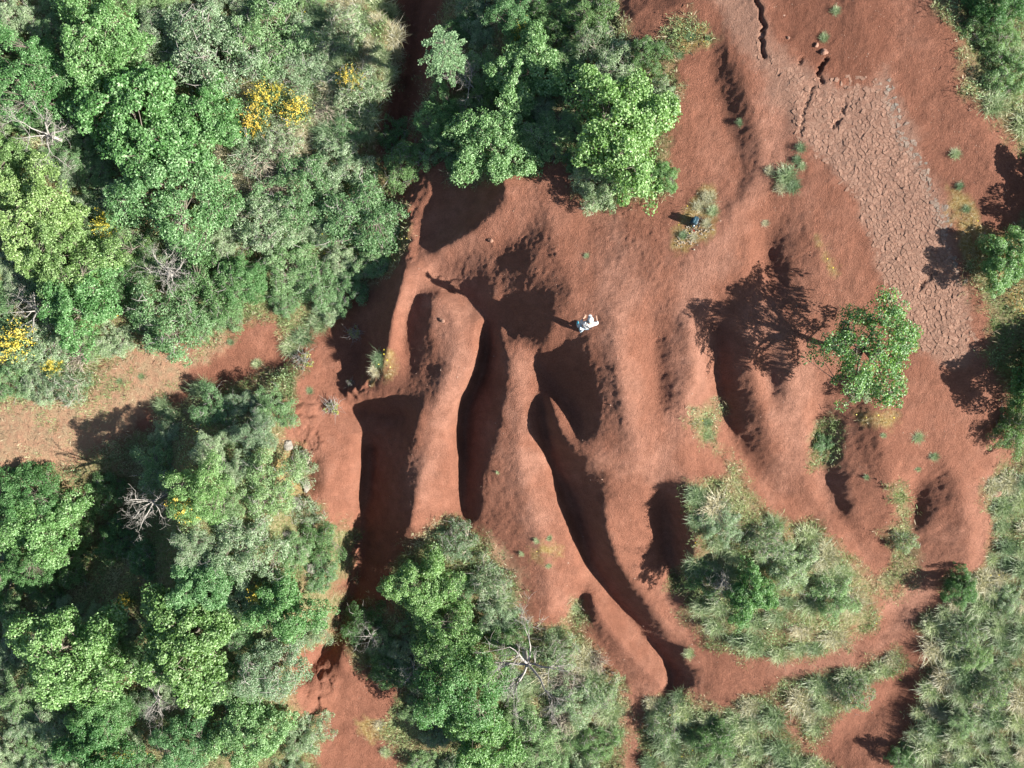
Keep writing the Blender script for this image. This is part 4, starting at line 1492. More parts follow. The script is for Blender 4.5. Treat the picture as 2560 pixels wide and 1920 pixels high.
def grass_mesh(x, y, z, per, length, width, spread, lean, tintf):
    n = len(x)
    per_i = rng.integers(int(per * .6), int(per * 1.4) + 1, n)
    idx = np.repeat(np.arange(n), per_i)
    m = len(idx)
    L = length[idx] * rng.uniform(.5, 1.2, m)
    az = rng.uniform(0, 6.283, m)
    ln = rng.uniform(.15, 1.0, m) * lean
    bx = x[idx] + np.cos(az) * spread * rng.random(m)
    by = y[idx] + np.sin(az) * spread * rng.random(m)
    base = np.stack([bx, by, z[idx] - 0.02], 1)
    dirn = np.stack([np.cos(az) * np.sin(ln), np.sin(az) * np.sin(ln), np.cos(ln)], 1)
    side = np.stack([-np.sin(az), np.cos(az), np.zeros(m)], 1) * (width * rng.uniform(.6, 1.3, m))[:, None]
    mid = base + dirn * (L * .55)[:, None]
    droop = dirn * np.array([1.6, 1.6, .55])
    tip = mid + droop * (L * .5)[:, None]
    v = np.stack([base, mid + side, mid - side, tip], 1).reshape(-1, 3)
    k = np.arange(m)[:, None] * 4
    f = np.concatenate([k + np.array([[0, 1, 2]]), k + np.array([[2, 1, 3]])], 0)
    t = np.clip(tintf[idx] + rng.normal(0, .12, m), 0, 1)
    return v, f, np.repeat(t, 4)


M_GRASS = leaf_material("grass_blade", (0.118, 0.183, 0.066), (0.279, 0.362, 0.162), (0.620, 0.576, 0.388), 0.2, 0.25)
M_HERB = leaf_material("herb_leaf", (0.095, 0.162, 0.068), (0.216, 0.327, 0.146), (0.396, 0.481, 0.273), 0.3, 0.25)
M_STRAW = leaf_material("straw", (0.147, 0.109, 0.061), (0.317, 0.260, 0.165), (0.489, 0.422, 0.308), 0.15, 0.15)
M_PETAL = leaf_material("small_yellow_flower", (0.50, 0.33, 0.02), (0.62, 0.45, 0.04), (0.72, 0.60, 0.20), 0.1, 0.1)

# grass
x, y, z = sample_cover(260000, lambda v, m, s, x, y: np.clip(v * (0.28 + 0.5 * sstep(-.15, .35, fbm(x * .5, y * .5, 3, 31))), 0, 1) * sstep(0.04, 0.5, v) + 0.10 * sstep(.02, .2, v) * (1 - v) + s * 0.34 * sstep(-.1, .3, fbm(x * 1.1, y * 1.1, 3, 35)))
gt = np.clip(0.36 + 0.75 * fbm(x * .45, y * .45, 3, 32), 0, 1)
gl = 0.12 + 0.10 * rng.random(len(x)) + 0.12 * np.clip(fbm(x * .4, y * .4, 2, 33), 0, 1)
gv, gf, gtt = grass_mesh(x, y, z, 7, gl, 0.0085, 0.13, 1.0, gt)
go = link('grass', np_mesh('grass', gv, gf, gtt), M_GRASS)
tag(go, kind='stuff')
print("grass tris", len(gf))

# leafy undergrowth in clumps
x, y, z = sample_cover(400000, lambda v, m, s, x, y: sstep(.35, .9, v) * np.clip(sstep(-.05, .35, fbm(x * .9, y * .9, 4, 41)) * 0.85 + 0.04, 0, 1))
hump = np.clip(fbm(x * .9, y * .9, 4, 41), 0, 1)
n = len(x)
P = np.stack([x, y, z + rng.random(n) ** .6 * (0.06 + 0.32 * hump)], 1)
nr = rng.normal(size=(n, 3)) * .55 + np.array([0, 0, 1.0])
L = rng.uniform(.045, .11, n)
hv, hf = leaves(P, nr, L, L * .5, rng)
ht = np.clip(.42 + .6 * fbm(x * .7, y * .7, 3, 43) + rng.normal(0, .14, n), 0, 1)
ho = link('undergrowth', np_mesh('undergrowth', hv, hf, np.repeat(ht, 4)), M_HERB)
tag(ho, kind='stuff')
print("herb tris", len(hf))

# dry stalks and litter on the margins, in the moss and between the plants
x, y, z = sample_cover(120000, lambda v, m, s, x, y: np.clip(4 * v * (1 - v), 0, 1) * .8 + v * .30 * sstep(.05, .4, fbm(x * .8, y * .8, 3, 51)) + m * .12 + s * .22)
n = len(x)
P = np.stack([x, y, z + rng.uniform(.02, .30, n)], 1)
sv, sf = leaves(P, rng.normal(size=(n, 3)) * .6 + np.array([0, 0, 1.0]), rng.uniform(.10, .34, n), rng.uniform(.012, .03, n), rng, .05)
so = link('dry_stalks', np_mesh('dry_stalks', sv, sf, np.repeat(rng.random(n), 4)), M_STRAW)
tag(so, kind='stuff')

# tiny yellow flowers
x, y, z = sample_cover(60000, lambda v, m, s, x, y: v * .05 * sstep(.25, .5, fbm(x * .6, y * .6, 3, 61)) + m * .22 * sstep(0, .3, fbm(x * 1.2, y * 1.2, 2, 62)))
n = len(x)
P = np.stack([x, y, z + rng.uniform(.1, .3, n)], 1)
fv, ff = leaves(P, rng.normal(size=(n, 3)) * .3 + np.array([0, 0, 1.0]), rng.uniform(.05, .09, n), rng.uniform(.04, .07, n), rng, .05)
fo = link('wild_flowers', np_mesh('wild_flowers', fv, ff, np.repeat(rng.random(n), 4)), M_PETAL)
tag(fo, kind='stuff')

# gravel and crumbs of hard clay on the bare ground
x, y, z = sample_cover(42000, lambda v, m, s, x, y: (1 - v) * np.clip(.10 + .5 * sstep(.1, .45, fbm(x * .7, y * .7, 3, 71)) + .3 * sstep(8, 16, x) * sstep(-2, 6, y), 0, 1) * .55)
n = len(x)
s_ = rng.uniform(.008, .022, n) * (1 + 1.2 * (rng.random(n) < .06))
octa = np.array([[1, 0, 0], [0, 1, 0], [-1, 0, 0], [0, -1, 0], [0, 0, .8]], float)
jit = rng.uniform(.6, 1.3, (n, 5, 1))
ang = rng.uniform(0, 6.28, n)
ca, sa = np.cos(ang)[:, None], np.sin(ang)[:, None]
V = octa[None] * jit * s_[:, None, None]
V = np.stack([V[..., 0] * ca - V[..., 1] * sa, V[..., 0] * sa + V[..., 1] * ca, V[..., 2]], -1) + np.stack([x, y, z], 1)[:, None]
k = np.arange(n)[:, None] * 5
F = np.concatenate([k + np.array([[a, (a + 1) % 4, 4]]) for a in range(4)], 0)
M_GRAVEL = bark_material("clay_gravel", (0.22, 0.115, 0.08), (0.40, 0.27, 0.20))
gv_ = link('gravel', np_mesh('gravel', V.reshape(-1, 3), F), M_GRAVEL)
tag(gv_, kind='stuff')

# ------------------------------------------------------------------ cracked clay plates
def clay_material():
    m, nt, b = nmat("cracked_clay")
    t = N(nt, "ShaderNodeAttribute", attribute_name="tint")
    sep = N(nt, "ShaderNodeSeparateColor")
    nt.links.new(t.outputs["Color"], sep.inputs[0])
    g = N(nt, "ShaderNodeNewGeometry")
    n = noise(nt, 18, 6, 0.7, g.outputs["Position"])
    c = ramp(nt, n.outputs[0], [(0.3, (0.195, 0.105, 0.073)), (0.55, (0.255, 0.152, 0.110)), (0.8, (0.30, 0.20, 0.152))]).outputs[0]
    gr = ramp(nt, n.outputs[0], [(0.3, (0.13, 0.105, 0.08)), (0.6, (0.24, 0.215, 0.18)), (0.8, (0.32, 0.305, 0.265))]).outputs[0]
    c = mix(nt, sep.outputs[1], c, gr)
    hs = N(nt, "ShaderNodeHueSaturation")
    nt.links.new(math_n(nt, 'MULTIPLY_ADD', sep.outputs[0], 0.25, 0.88), hs.inputs["Value"])
    nt.links.new(c, hs.inputs["Color"])
    nt.links.new(hs.outputs[0], b.inputs["Base Color"])
    b.inputs["Roughness"].default_value = 0.95
    b.inputs["Specular IOR Level"].default_value = 0.1
    bp = N(nt, "ShaderNodeBump")
    bp.inputs["Distance"].default_value = 0.03
    nt.links.new(n.outputs[0], bp.inputs["Height"])
    nt.links.new(bp.outputs[0], b.inputs["Normal"])
    return m


M_CLAY = clay_material()


def clip(poly, px, py, nx_, ny_):
    out = []
    for i in range(len(poly)):
        a, b = poly[i], poly[(i + 1) % len(poly)]
        da = (a[0] - px) * nx_ + (a[1] - py) * ny_
        db = (b[0] - px) * nx_ + (b[1] - py) * ny_
        if da <= 0:
            out.append(a)
        if da * db < 0:
            t = da / (da - db)
            out.append((a[0] + (b[0] - a[0]) * t, a[1] + (b[1] - a[1]) * t))
    return out


PLATE_ZONE = [(1570,-10),(1632,-10),(1640,60),(1660,110),(1740,150),(1800,170),(1880,150),(1922,180),(1945,235),(1995,330),(2036,430),(2065,540),(2085,640),(2105,735),(2075,790),(1990,760),(1935,690),(1908,605),(1888,540),(1852,452),(1805,385),(1760,325),(1725,290),(1690,215),(1640,140),(1600,80)]
GREY_EDGE = [(1890,100),(1908,150),(1935,220),(1960,300),(2000,345),(2020,400),(2045,470),(2070,530),(2085,600)]


def build_plates():
    r2 = np.random.default_rng(91)
    a, b = at(1620, 820, 0.8), at(2130, 90, 0.8)
    st = 0.135
    pts = []
    for i in range(int((b.x - a.x) / st) + 1):
        for j in range(int((b.y - a.y) / (st * .9)) + 1):
            pts.append((a.x + (i + .5 * (j % 2)) * st + r2.normal() * .050, a.y + j * st * .9 + r2.normal() * .050))
    pts = np.array(pts)
    pts = pts[r2.random(len(pts)) < .72]
    zz = ground(pts[:, 0], pts[:, 1])
    u, v = uv_of(pts[:, 0], pts[:, 1], zz)
    ins = poly_dist(u, v, PLATE_ZONE) + fbm(pts[:, 0] * 1.2, pts[:, 1] * 1.2, 3, 77) * 16
    dense = np.clip(0.40 + (v - 150) / 260, .4, 1)
    keep = np.where((ins > 0) & (r2.random(len(pts)) < dense * np.clip(.25 + ins / 22, 0, 1)))[0]
    grey = np.full(len(pts), 1e9)
    for (x0, y0), (x1, y1) in zip(GREY_EDGE[:-1], GREY_EDGE[1:]):
        ex, ey = x1 - x0, y1 - y0
        t = np.clip(((u - x0) * ex + (v - y0) * ey) / (ex * ex + ey * ey), 0, 1)
        grey = np.minimum(grey, np.hypot(u - x0 - t * ex, v - y0 - t * ey))
    plates = []
    for k in keep:
        px, py = pts[k]
        poly = [(px - .2, py - .2), (px + .2, py - .2), (px + .2, py + .2), (px - .2, py + .2)]
        d = np.hypot(pts[:, 0] - px, pts[:, 1] - py)
        for q in np.argsort(d)[1:13]:
            mx_, my_ = (px + pts[q, 0]) / 2, (py + pts[q, 1]) / 2
            poly = clip(poly, mx_, my_, pts[q, 0] - px, pts[q, 1] - py)
            if len(poly) < 3:
                break
        if len(poly) < 3:
            continue
        P = np.array(poly)
        P = P[np.concatenate([[True], np.hypot(*(P[1:] - P[:-1]).T) > .012])]
        if len(P) < 3:
            continue
        c = P.mean(0)
        sz = np.abs(np.cross(P - c, np.roll(P, -1, 0) - c)).sum() / 2
        gp = r2.uniform(.002, .006) + (.010 if r2.random() < .12 else 0)
        def shrink(Q, g):
            L = np.hypot(*(Q - c).T)[:, None]
            return c + (Q - c) * np.clip(1 - g / np.maximum(L, .01), .2, 1)
        h = r2.uniform(.002, .009) * (0.6 + 0.4 * min(1, sz / .04))
        tilt = r2.normal(0, .055, 2)
        A, B = shrink(P, gp), shrink(P, gp + .015)
        n = len(P)
        ga, gb = ground(A[:, 0], A[:, 1]), float(ground(c[0], c[1])[0])
        za = ga - .03
        zb = ga * .5 + gb * .5 + h * .7 + (A - c) @ tilt + r2.normal(0, .003, n)
        zc = ga * .5 + gb * .5 + h + (B - c) @ tilt + r2.normal(0, .003, n)
        V = np.concatenate([np.column_stack([A, za]), np.column_stack([A, zb]), np.column_stack([B, zc])])
        V[:, :2] -= c
        V[:, 2] -= gb
        F = []
        for ring in (0, n):
            for i in range(n):
                j = (i + 1) % n
                F.append((ring + i, ring + j, ring + n + j, ring + n + i))
        F.append(tuple(2 * n + i for i in range(n)))
        gy = np.clip(1.15 - grey[k] / 26, 0, 1) * (0.55 + .45 * r2.random())
        plates.append((sz, (c[0], c[1], gb), V, F, (r2.random(), gy)))
    plates.sort(key=lambda p: -p[0])

    def add_tint(me, cols):
        at2 = me.attributes.new("tint", 'FLOAT_COLOR', 'POINT')
        arr = np.ones((len(me.vertices), 4), np.float32)
        arr[:, 0] = cols[:, 0]
        arr[:, 1] = cols[:, 1]
        arr[:, 2] = 0
        at2.data.foreach_set("color", arr.ravel())
    for sz, loc, V, F, tc in plates[:300]:
        me = bpy.data.meshes.new("clay_plate")
        me.from_pydata(V.tolist(), [], F)
        add_tint(me, np.tile(tc, (len(V), 1)))
        o = link('clay_plate', me, M_CLAY, terrain)
        o.location = loc
    VV, FF, TT = [], [], []
    for sz, loc, V, F, tc in plates[300:]:
        o0 = len(VV)
        VV += (V + np.array(loc)).tolist()
        FF += [tuple(o0 + i for i in f) for f in F]
        TT += [tc] * len(V)
    me = bpy.data.meshes.new("small_clay_plates")
    me.from_pydata(VV, [], FF)
    add_tint(me, np.array(TT))
    o = link('small_clay_plates', me, M_CLAY, terrain)
    tag(o, kind='stuff')
    print("plates", len(plates))


build_plates()


# ------------------------------------------------------------------ stones
def stone_material(name, c0, c1):
    m, nt, b = nmat(name)
    g = N(nt, "ShaderNodeNewGeometry")
    n = noise(nt, 12, 6, 0.7, g.outputs["Position"])
    nt.links.new(ramp(nt, n.outputs[0], [(0.3, c0), (0.7, c1)]).outputs[0], b.inputs["Base Color"])
    b.inputs["Roughness"].default_value = 0.9
    bp = N(nt, "ShaderNodeBump")
    bp.inputs["Distance"].default_value = 0.03
    nt.links.new(n.outputs[0], bp.inputs["Height"])
    nt.links.new(bp.outputs[0], b.inputs["Normal"])
    return m


M_STONE = stone_material("pale_stone", (0.14, 0.125, 0.10), (0.26, 0.24, 0.205))
M_PEB = stone_material("lichen_pebble", (0.26, 0.20, 0.14), (0.40, 0.34, 0.26))
M_STONER = stone_material("red_stone", (0.20, 0.095, 0.062), (0.32, 0.18, 0.125))
STONES = [
    (1781, 113, 8, M_STONER, "pale pink boulder at the end of a crack near the top of the rock strip"),
    (1764, 98, 5, M_STONER, "smaller pink boulder up left of the pale pink boulder"),
    (1703, 82, 4, M_STONER, "pink stone beside the wide dark fissure at the top"),
    (2151, 1065, 10, M_STONER, "orange boulder alone at the lower right beside the last red hollow"),
    (622, 962, 14, M_STONE, "pale stone at the head of the bank facing the red slope"),
    (652, 985, 12, M_STONE, "pale stone right below the stone at the head of the bank"),
    (662, 1050, 14, M_STONE, "grey stone half way down the rim of the bank"),
    (640, 1085, 15, M_STONE, "larger grey stone low on the rim of the bank"),
    (618, 1155, 14, M_STONE, "pale stone left of the blue shaded rocks"),
    (655, 1190, 16, M_STONE, "upper of the blue shaded rocks by the long ravine"),
    (672, 1228, 13, M_STONE, "lower of the blue shaded rocks by the long ravine"),
    (1060, 519, 6, M_STONER, "small clod casting a shadow on the upper red hill"),
    (955, 692, 7, M_STONER, "dark clod on the broad head of the red ridge"),
]
for k, (u, v, rp, m, lab) in enumerate(STONES):
    rs = np.random.default_rng(900 + k)
    p = gat(u, v)
    s = rp * (CAM_H - p.z) / FPX
    ph = rs.uniform(0, 6.28, 4)
    t = Tris()
    t.ellipsoid((0, 0, 0), (s, s * rs.uniform(.65, .9), s * .6), 12, 8, Euler((0, 0, rs.uniform(0, 6.28))),
                lambda d: 1 + .14 * math.sin(3 * d.x + ph[0]) + .12 * math.sin(4.3 * d.y + ph[1]) + .1 * math.sin(6 * d.z + ph[2] + 3 * d.x))
    o = t.build('stone', m, smooth=False)
    o.location = (p.x, p.y, p.z + s * .15)
    tag(o, lab, "stone", "loose stones")

# pale lichen-covered pebbles round the backpack
LP = [(1462,531),(1464,516),(1480,492),(1500,490),(1515,496),(1532,494),(1515,513),(1497,527)]
t = Tris()
rs = np.random.default_rng(950)
cnt = 0
while cnt < 170:
    u, v = rs.uniform(1455, 1545), rs.uniform(425, 540)
    d = float(poly_dist(np.array([u]), np.array([v]), LP)[0])
    if d < -3 + abs(rs.normal()) * -4 or (d < 1 and rs.random() < .5):
        continue
    p = gat(u, v, 4)
    s = rs.uniform(.012, .045)
    t.ellipsoid((p.x, p.y, p.z + s * .2), (s, s * rs.uniform(.6, 1), s * .6), 6, 4, Euler((0, 0, rs.uniform(0, 6.28))))
    cnt += 1
o = t.build('pebbles', M_PEB, smooth=False)
tag(o, kind='stuff')


# ------------------------------------------------------------------ plain materials for the person and the backpack
def cloth(name, c, rough=0.8, bump=0.004, scale=70, gloss=0.2):
    m, nt, b = nmat(name)
    g = N(nt, "ShaderNodeNewGeometry")
    n = noise(nt, scale, 4, 0.6, g.outputs["Position"])
    cc = ramp(nt, n.outputs[0], [(0.3, tuple(x * .88 for x in c)), (0.7, tuple(min(1, x * 1.08) for x in c))]).outputs[0]
    nt.links.new(cc, b.inputs["Base Color"])
    b.inputs["Roughness"].default_value = rough
    b.inputs["Specular IOR Level"].default_value = gloss
    n2 = noise(nt, 11, 3, 0.5, g.outputs["Position"])
    bp = N(nt, "ShaderNodeBump")
    bp.inputs["Distance"].default_value = bump * 6
    bp.inputs["Strength"].default_value = 0.6
    nt.links.new(n2.outputs[0], bp.inputs["Height"])
    nt.links.new(bp.outputs[0], b.inputs["Normal"])
    return m


M_SKIN = cloth("skin", (0.46, 0.27, 0.19), 0.55)
M_SHIRT = cloth("white_shirt", (0.50, 0.50, 0.50))
M_TROUS = cloth("pale_blue_trousers", (0.42, 0.53, 0.60))
M_CAP = cloth("white_cap", (0.62, 0.63, 0.62))
M_TEAL = cloth("teal_cloth", (0.035, 0.21, 0.28))
M_HAIR = cloth("dark_hair", (0.022, 0.020, 0.018), 0.5)
M_STRAP = cloth("black_strap", (0.022, 0.024, 0.030), 0.6)
M_SOLE = cloth("white_sole", (0.72, 0.72, 0.70))
M_PACK = cloth("dark_teal_nylon", (0.018, 0.050, 0.068), 0.45, gloss=0.5)
M_PACK2 = cloth("blue_grey_nylon", (0.10, 0.20, 0.25), 0.5, gloss=0.4)
M_RED = cloth("red_webbing", (0.42, 0.03, 0.03))


def skin_mesh(name, verts, edges, radii, mat, parent, sub=2):
    me = bpy.data.meshes.new(name)
    me.from_pydata(verts, edges, [])
    o = bpy.data.objects.new(name, me)
    COL.objects.link(o)
    md = o.modifiers.new("skin", 'SKIN')
    md.use_smooth_shade = True
    for k, (vd, r) in enumerate(zip(me.skin_vertices[0].data, radii)):
        vd.radius = r if isinstance(r, tuple) else (r, r)
        vd.use_root = (k == 0)
    ss = o.modifiers.new("sub", 'SUBSURF')
    ss.levels = ss.render_levels = sub
    dg = bpy.context.evaluated_depsgraph_get()
    me2 = bpy.data.meshes.new_from_object(o.evaluated_get(dg))
    bpy.data.objects.remove(o)
    me2.name = name
    me2.materials.clear()
    me2.materials.append(mat)
    me2.polygons.foreach_set("use_smooth", np.ones(len(me2.polygons), bool))
    ob = bpy.data.objects.new(name, me2)
    COL.objects.link(ob)
    ob.parent = parent
    return ob


def build_person():
    p = gat(1251, 708)
    root = empty('person', (p.x, p.y, p.z - 0.005))
    tag(root, "person in white shirt, pale trousers and white cap standing on the bare red hilltop", "person")
    # local frame: +y is the way the person faces (up the picture), x to the right; a step to the right, weight forward
    pel = (0.14, 0.02, 0.92)
    chest = (0.27, 0.05, 1.30)
    neck = (0.29, 0.10, 1.47)
    head = (0.30, 0.20, 1.63)
    hipL, hipR = (0.05, 0.02, 0.88), (0.23, 0.01, 0.88)
    kneeL, kneeR = (-0.01, 0.09, 0.49), (0.13, -0.02, 0.49)
    ankL, ankR = (-0.05, 0.05, 0.09), (0.06, -0.16, 0.09)
    toeL, toeR = (-0.06, 0.24, 0.035), (0.04, 0.03, 0.035)
    shL, shR = (0.08, 0.06, 1.40), (0.47, 0.05, 1.40)
    elL, elR = (-0.05, 0.14, 1.14), (0.62, 0.08, 1.16)
    haL, haR = (0.10, 0.33, 1.13), (0.60, 0.30, 1.10)
    # one continuous body
    V = [pel, chest, neck, head, (0.30, 0.235, 1.70), shL, elL, haL, shR, elR, haR, hipL, kneeL, ankL, toeL, hipR, kneeR, ankR, toeR]
    E = [(0, 1), (1, 2), (2, 3), (3, 4), (1, 5), (5, 6), (6, 7), (1, 8), (8, 9), (9, 10), (0, 11), (11, 12), (12, 13), (13, 14), (0, 15), (15, 16), (16, 17), (17, 18)]
    Rr = [(0.13, 0.10), (0.15, 0.10), 0.055, (0.075, 0.092), (0.06, 0.075), 0.055, 0.042, 0.032, 0.055, 0.042, 0.032, 0.085, 0.058, 0.042, 0.036, 0.085, 0.058, 0.042, 0.036]
    # fingers: four of unequal length and a thumb on each hand, curled
    for hand, el, sx in ((7, elL, 1), (10, elR, -1)):
        h = Vector(V[hand])
        d = (h - Vector(el)).normalized()
        s = d.cross(Vector((0, 0, 1))).normalized()
        palm = h + d * 0.055
        V.append(tuple(palm)); E.append((hand, len(V) - 1)); Rr.append((0.036, 0.018))
        pi = len(V) - 1
        for off, L in ((-.030, .062), (-.010, .074), (.010, .070), (.029, .055)):
            a = palm + s * off + d * .03
            b = a + d * L * .5 + Vector((0, 0, -.012))
            c = b + d * L * .35 + Vector((0, 0, -.03))
            n0 = len(V)
            V += [tuple(a), tuple(b), tuple(c)]
            E += [(pi, n0), (n0, n0 + 1), (n0 + 1, n0 + 2)]
            Rr += [0.0095, 0.0088, 0.0075]
        a = h + s * .04 * sx + d * .02
        b = a + s * .025 * sx + d * .04
        n0 = len(V)
        V += [tuple(a), tuple(b)]
        E += [(hand, n0), (n0, n0 + 1)]
        Rr += [0.012, 0.009]
    skin_mesh('body', V, E, Rr, M_SKIN, root)
    # face
    f = Tris()
    f.ellipsoid((0.30, 0.315, 1.605), (0.014, 0.022, 0.022), 8, 6)
    for sx in (-1, 1):
        f.ellipsoid((0.30 + sx * 0.088, 0.20, 1.61), (0.014, 0.024, 0.034), 8, 6)
    f.build('nose_and_ears', M_SKIN, root)
    f = Tris()
    for sx in (-1, 1):
        f.ellipsoid((0.30 + sx * 0.033, 0.285, 1.635), (0.013, 0.010, 0.010), 8, 6)
    f.ellipsoid((0.30, 0.282, 1.555), (0.026, 0.008, 0.006), 8, 6)
    f.build('eyes_and_mouth', M_HAIR, root)
    # shirt: torso, shoulders, loose sleeves
    skin_mesh('shirt', [(0.15, 0.02, 0.84), (0.20, 0.03, 1.05), (0.27, 0.05, 1.30), (0.285, 0.085, 1.43), shL, (0.02, 0.10, 1.27), (-0.045, 0.138, 1.15), (0.02, 0.23, 1.14), shR, (0.55, 0.065, 1.28), (0.615, 0.085, 1.17), (0.612, 0.20, 1.12)],
              [(0, 1), (1, 2), (2, 3), (2, 4), (4, 5), (5, 6), (6, 7), (2, 8), (8, 9), (9, 10), (10, 11)],
              [(0.19, 0.15), (0.18, 0.145), (0.19, 0.135), (0.10, 0.09), 0.088, 0.080, 0.074, 0.066, 0.088, 0.082, 0.078, 0.070], M_SHIRT, root)
    skin_mesh('trousers', [(0.14, 0.02, 0.93), hipL, kneeL, (-0.045, 0.055, 0.14), hipR, kneeR, (0.065, -0.145, 0.14)],
              [(0, 1), (1, 2), (2, 3), (0, 4), (4, 5), (5, 6)], [(0.165, 0.125), 0.11, 0.085, 0.075, 0.11, 0.085, 0.075], M_TROUS, root)
    for ank, toe in ((ankL, toeL), (ankR, toeR)):
        d = (Vector(toe) - Vector(ank))
        az = math.atan2(d.y, d.x)
        c = Vector(ank).lerp(Vector(toe), .55)
        s = Tris()
        s.ellipsoid((c.x, c.y, 0.062), (0.148, 0.052, 0.055), 14, 8, Euler((0, 0, az)))
        sh = s.build('shoe', M_TEAL, root)
        q = Tris()
        q.ellipsoid((c.x, c.y, 0.024), (0.155, 0.058, 0.026), 14, 6, Euler((0, 0, az)))
        q.build('sole', M_SOLE, sh)
    # cap and hair
    h = Tris()
    h.ellipsoid((0.30, 0.185, 1.665), (0.100, 0.118, 0.115), 16, 10)
    h.build('hair', M_HAIR, root)
    c = Tris()
    c.ellipsoid((0.30, 0.195, 1.705), (0.110, 0.125, 0.095), 18, 10, Euler((-0.12, 0, 0)))
    c.ellipsoid((0.285, 0.325, 1.672), (0.075, 0.085, 0.012), 14, 6, Euler((-0.25, 0, 0.12)))
    cp = c.build('cap', M_CAP, root)
    b = Tris()
    b.tube([Vector((0.30 + .113 * math.cos(a), 0.190 + .126 * math.sin(a), 1.672)) for a in [i * 6.2832 / 20 for i in range(21)]], [.014] * 21, 5, cap=False)
    b.build('cap_shade_ring', M_TEAL, cp)  # teal ring puts the shade on the cap's lower part into colour
    # thin dark strap over the shoulder and across the back
    st = Tris()
    st.tube([Vector(q) for q in ((0.16, 0.17, 1.455), (0.15, 0.06, 1.52), (0.19, -0.05, 1.48), (0.28, -0.11, 1.33), (0.38, -0.125, 1.15), (0.42, -0.08, 0.98))], [.014] * 6, 5)
    st.build('strap', M_STRAP, root)


build_person()


def sup_box(t, c, s, e=0.35, seg=20, rings=12, rot=None):
    """rounded box"""
    M = rot.to_matrix() if rot else Matrix.Identity(3)

    def sp(x):
        return math.copysign(abs(x) ** e, x)
    base = len(t.v)
    for i in range(rings + 1):
        th = -math.pi / 2 + math.pi * i / rings
        for k in range(seg):
            ph = 2 * math.pi * k / seg
            t.v.append(Vector(c) + M @ Vector((s[0] * sp(math.cos(th)) * sp(math.cos(ph)), s[1] * sp(math.cos(th)) * sp(math.sin(ph)), s[2] * sp(math.sin(th)))))
    for i in range(rings):
        for k in range(seg):
            k2 = (k + 1) % seg
            t.f.append((base + i * seg + k, base + i * seg + k2, base + (i + 1) * seg + k2, base + (i + 1) * seg + k))


def build_pack():
    p = gat(1499, 480)
    root = empty('backpack', (p.x, p.y, p.z), math.radians(-22), (1.0, 1.0, 0.72))
    tag(root, "black and teal backpack standing on the yellowish lichen patch beside the red path", "backpack")
    t = Tris()
    sup_box(t, (0, 0, .25), (.115, .165, .25))
    t.build('body', M_PACK, root)
    t = Tris()
    sup_box(t, (-.115, 0, .19), (.05, .125, .15))
    t.build('front_pocket', M_PACK, root)
    t = Tris()
    sup_box(t, (-.02, 0, .495), (.105, .150, .035), .45)
    lid = t.build('lid', M_PACK, root)
    t = Tris()
    t.tube([Vector((-.06, -.12, .528)), Vector((-.045, 0, .536)), Vector((-.06, .12, .528))], [.012] * 3, 5)
    t.build('zip', M_PACK2, lid)
    t = Tris()
    t.tube([Vector((.07 + .075 * math.cos(a), .14 + .075 * math.sin(a), .50 + .02 * math.sin(a * 2))) for a in [math.radians(d) for d in range(-60, 281, 20)]], [.016] * 18, 6)
    t.build('shoulder_strap', M_STRAP, root)
    t = Tris()
    t.tube([Vector(q) for q in ((.08, -.02, .50), (.16, -.06, .42), (.20, -.16, .28), (.21, -.27, .12), (.17, -.33, .04), (.12, -.29, .03))], [.018, .02, .02, .018, .014, .012], 6)
    ss = t.build('shoulder_strap', M_STRAP, root)
    t = Tris()
    t.tube([Vector(q) for q in ((.17, -.335, .045), (.11, -.33, .035), (.05, -.28, .035))], [.013] * 3, 6)
    t.build('strap_end', M_RED, ss)
    t = Tris()
    t.tube([Vector((.02, -.19, .06)), Vector((.02, -.19, .26))], [.036, .036], 10)
    bt = t.build('water_bottle', M_PACK2, root)
    t = Tris()
    t.tube([Vector((.02, -.19, .258)), Vector((.02, -.19, .30))], [.024, .022], 10)
    t.build('cap', M_SOLE, bt)


build_pack()

# yellow-green spurge plants in the shade of the basin
PROTO['spurge', 0] = make_tree('spurge_plant', 811, 0.5, 0.5, 26, 26, 0.12, 0.07, 0.035, 9, 8, 0.012, M_SPURGE, M_SHRUB, 'foliage', 0.2, 0.8, True)
for u, v, r, lab in ((765, 715, 15, "yellow-green spurge alone in the shaded red basin"), (664, 776, 18, "yellow-green spurge where the left path meets the shaded basin"), (716, 884, 17, "yellow-green spurge at the corner of the straight-topped shadow"), (755, 828, 8, "tiny spurge at the lower rim of the shaded basin")):
    place('spurge', 0, u, v, r, lab, "spurge plant", "spurge plants", crown_at=0.4)

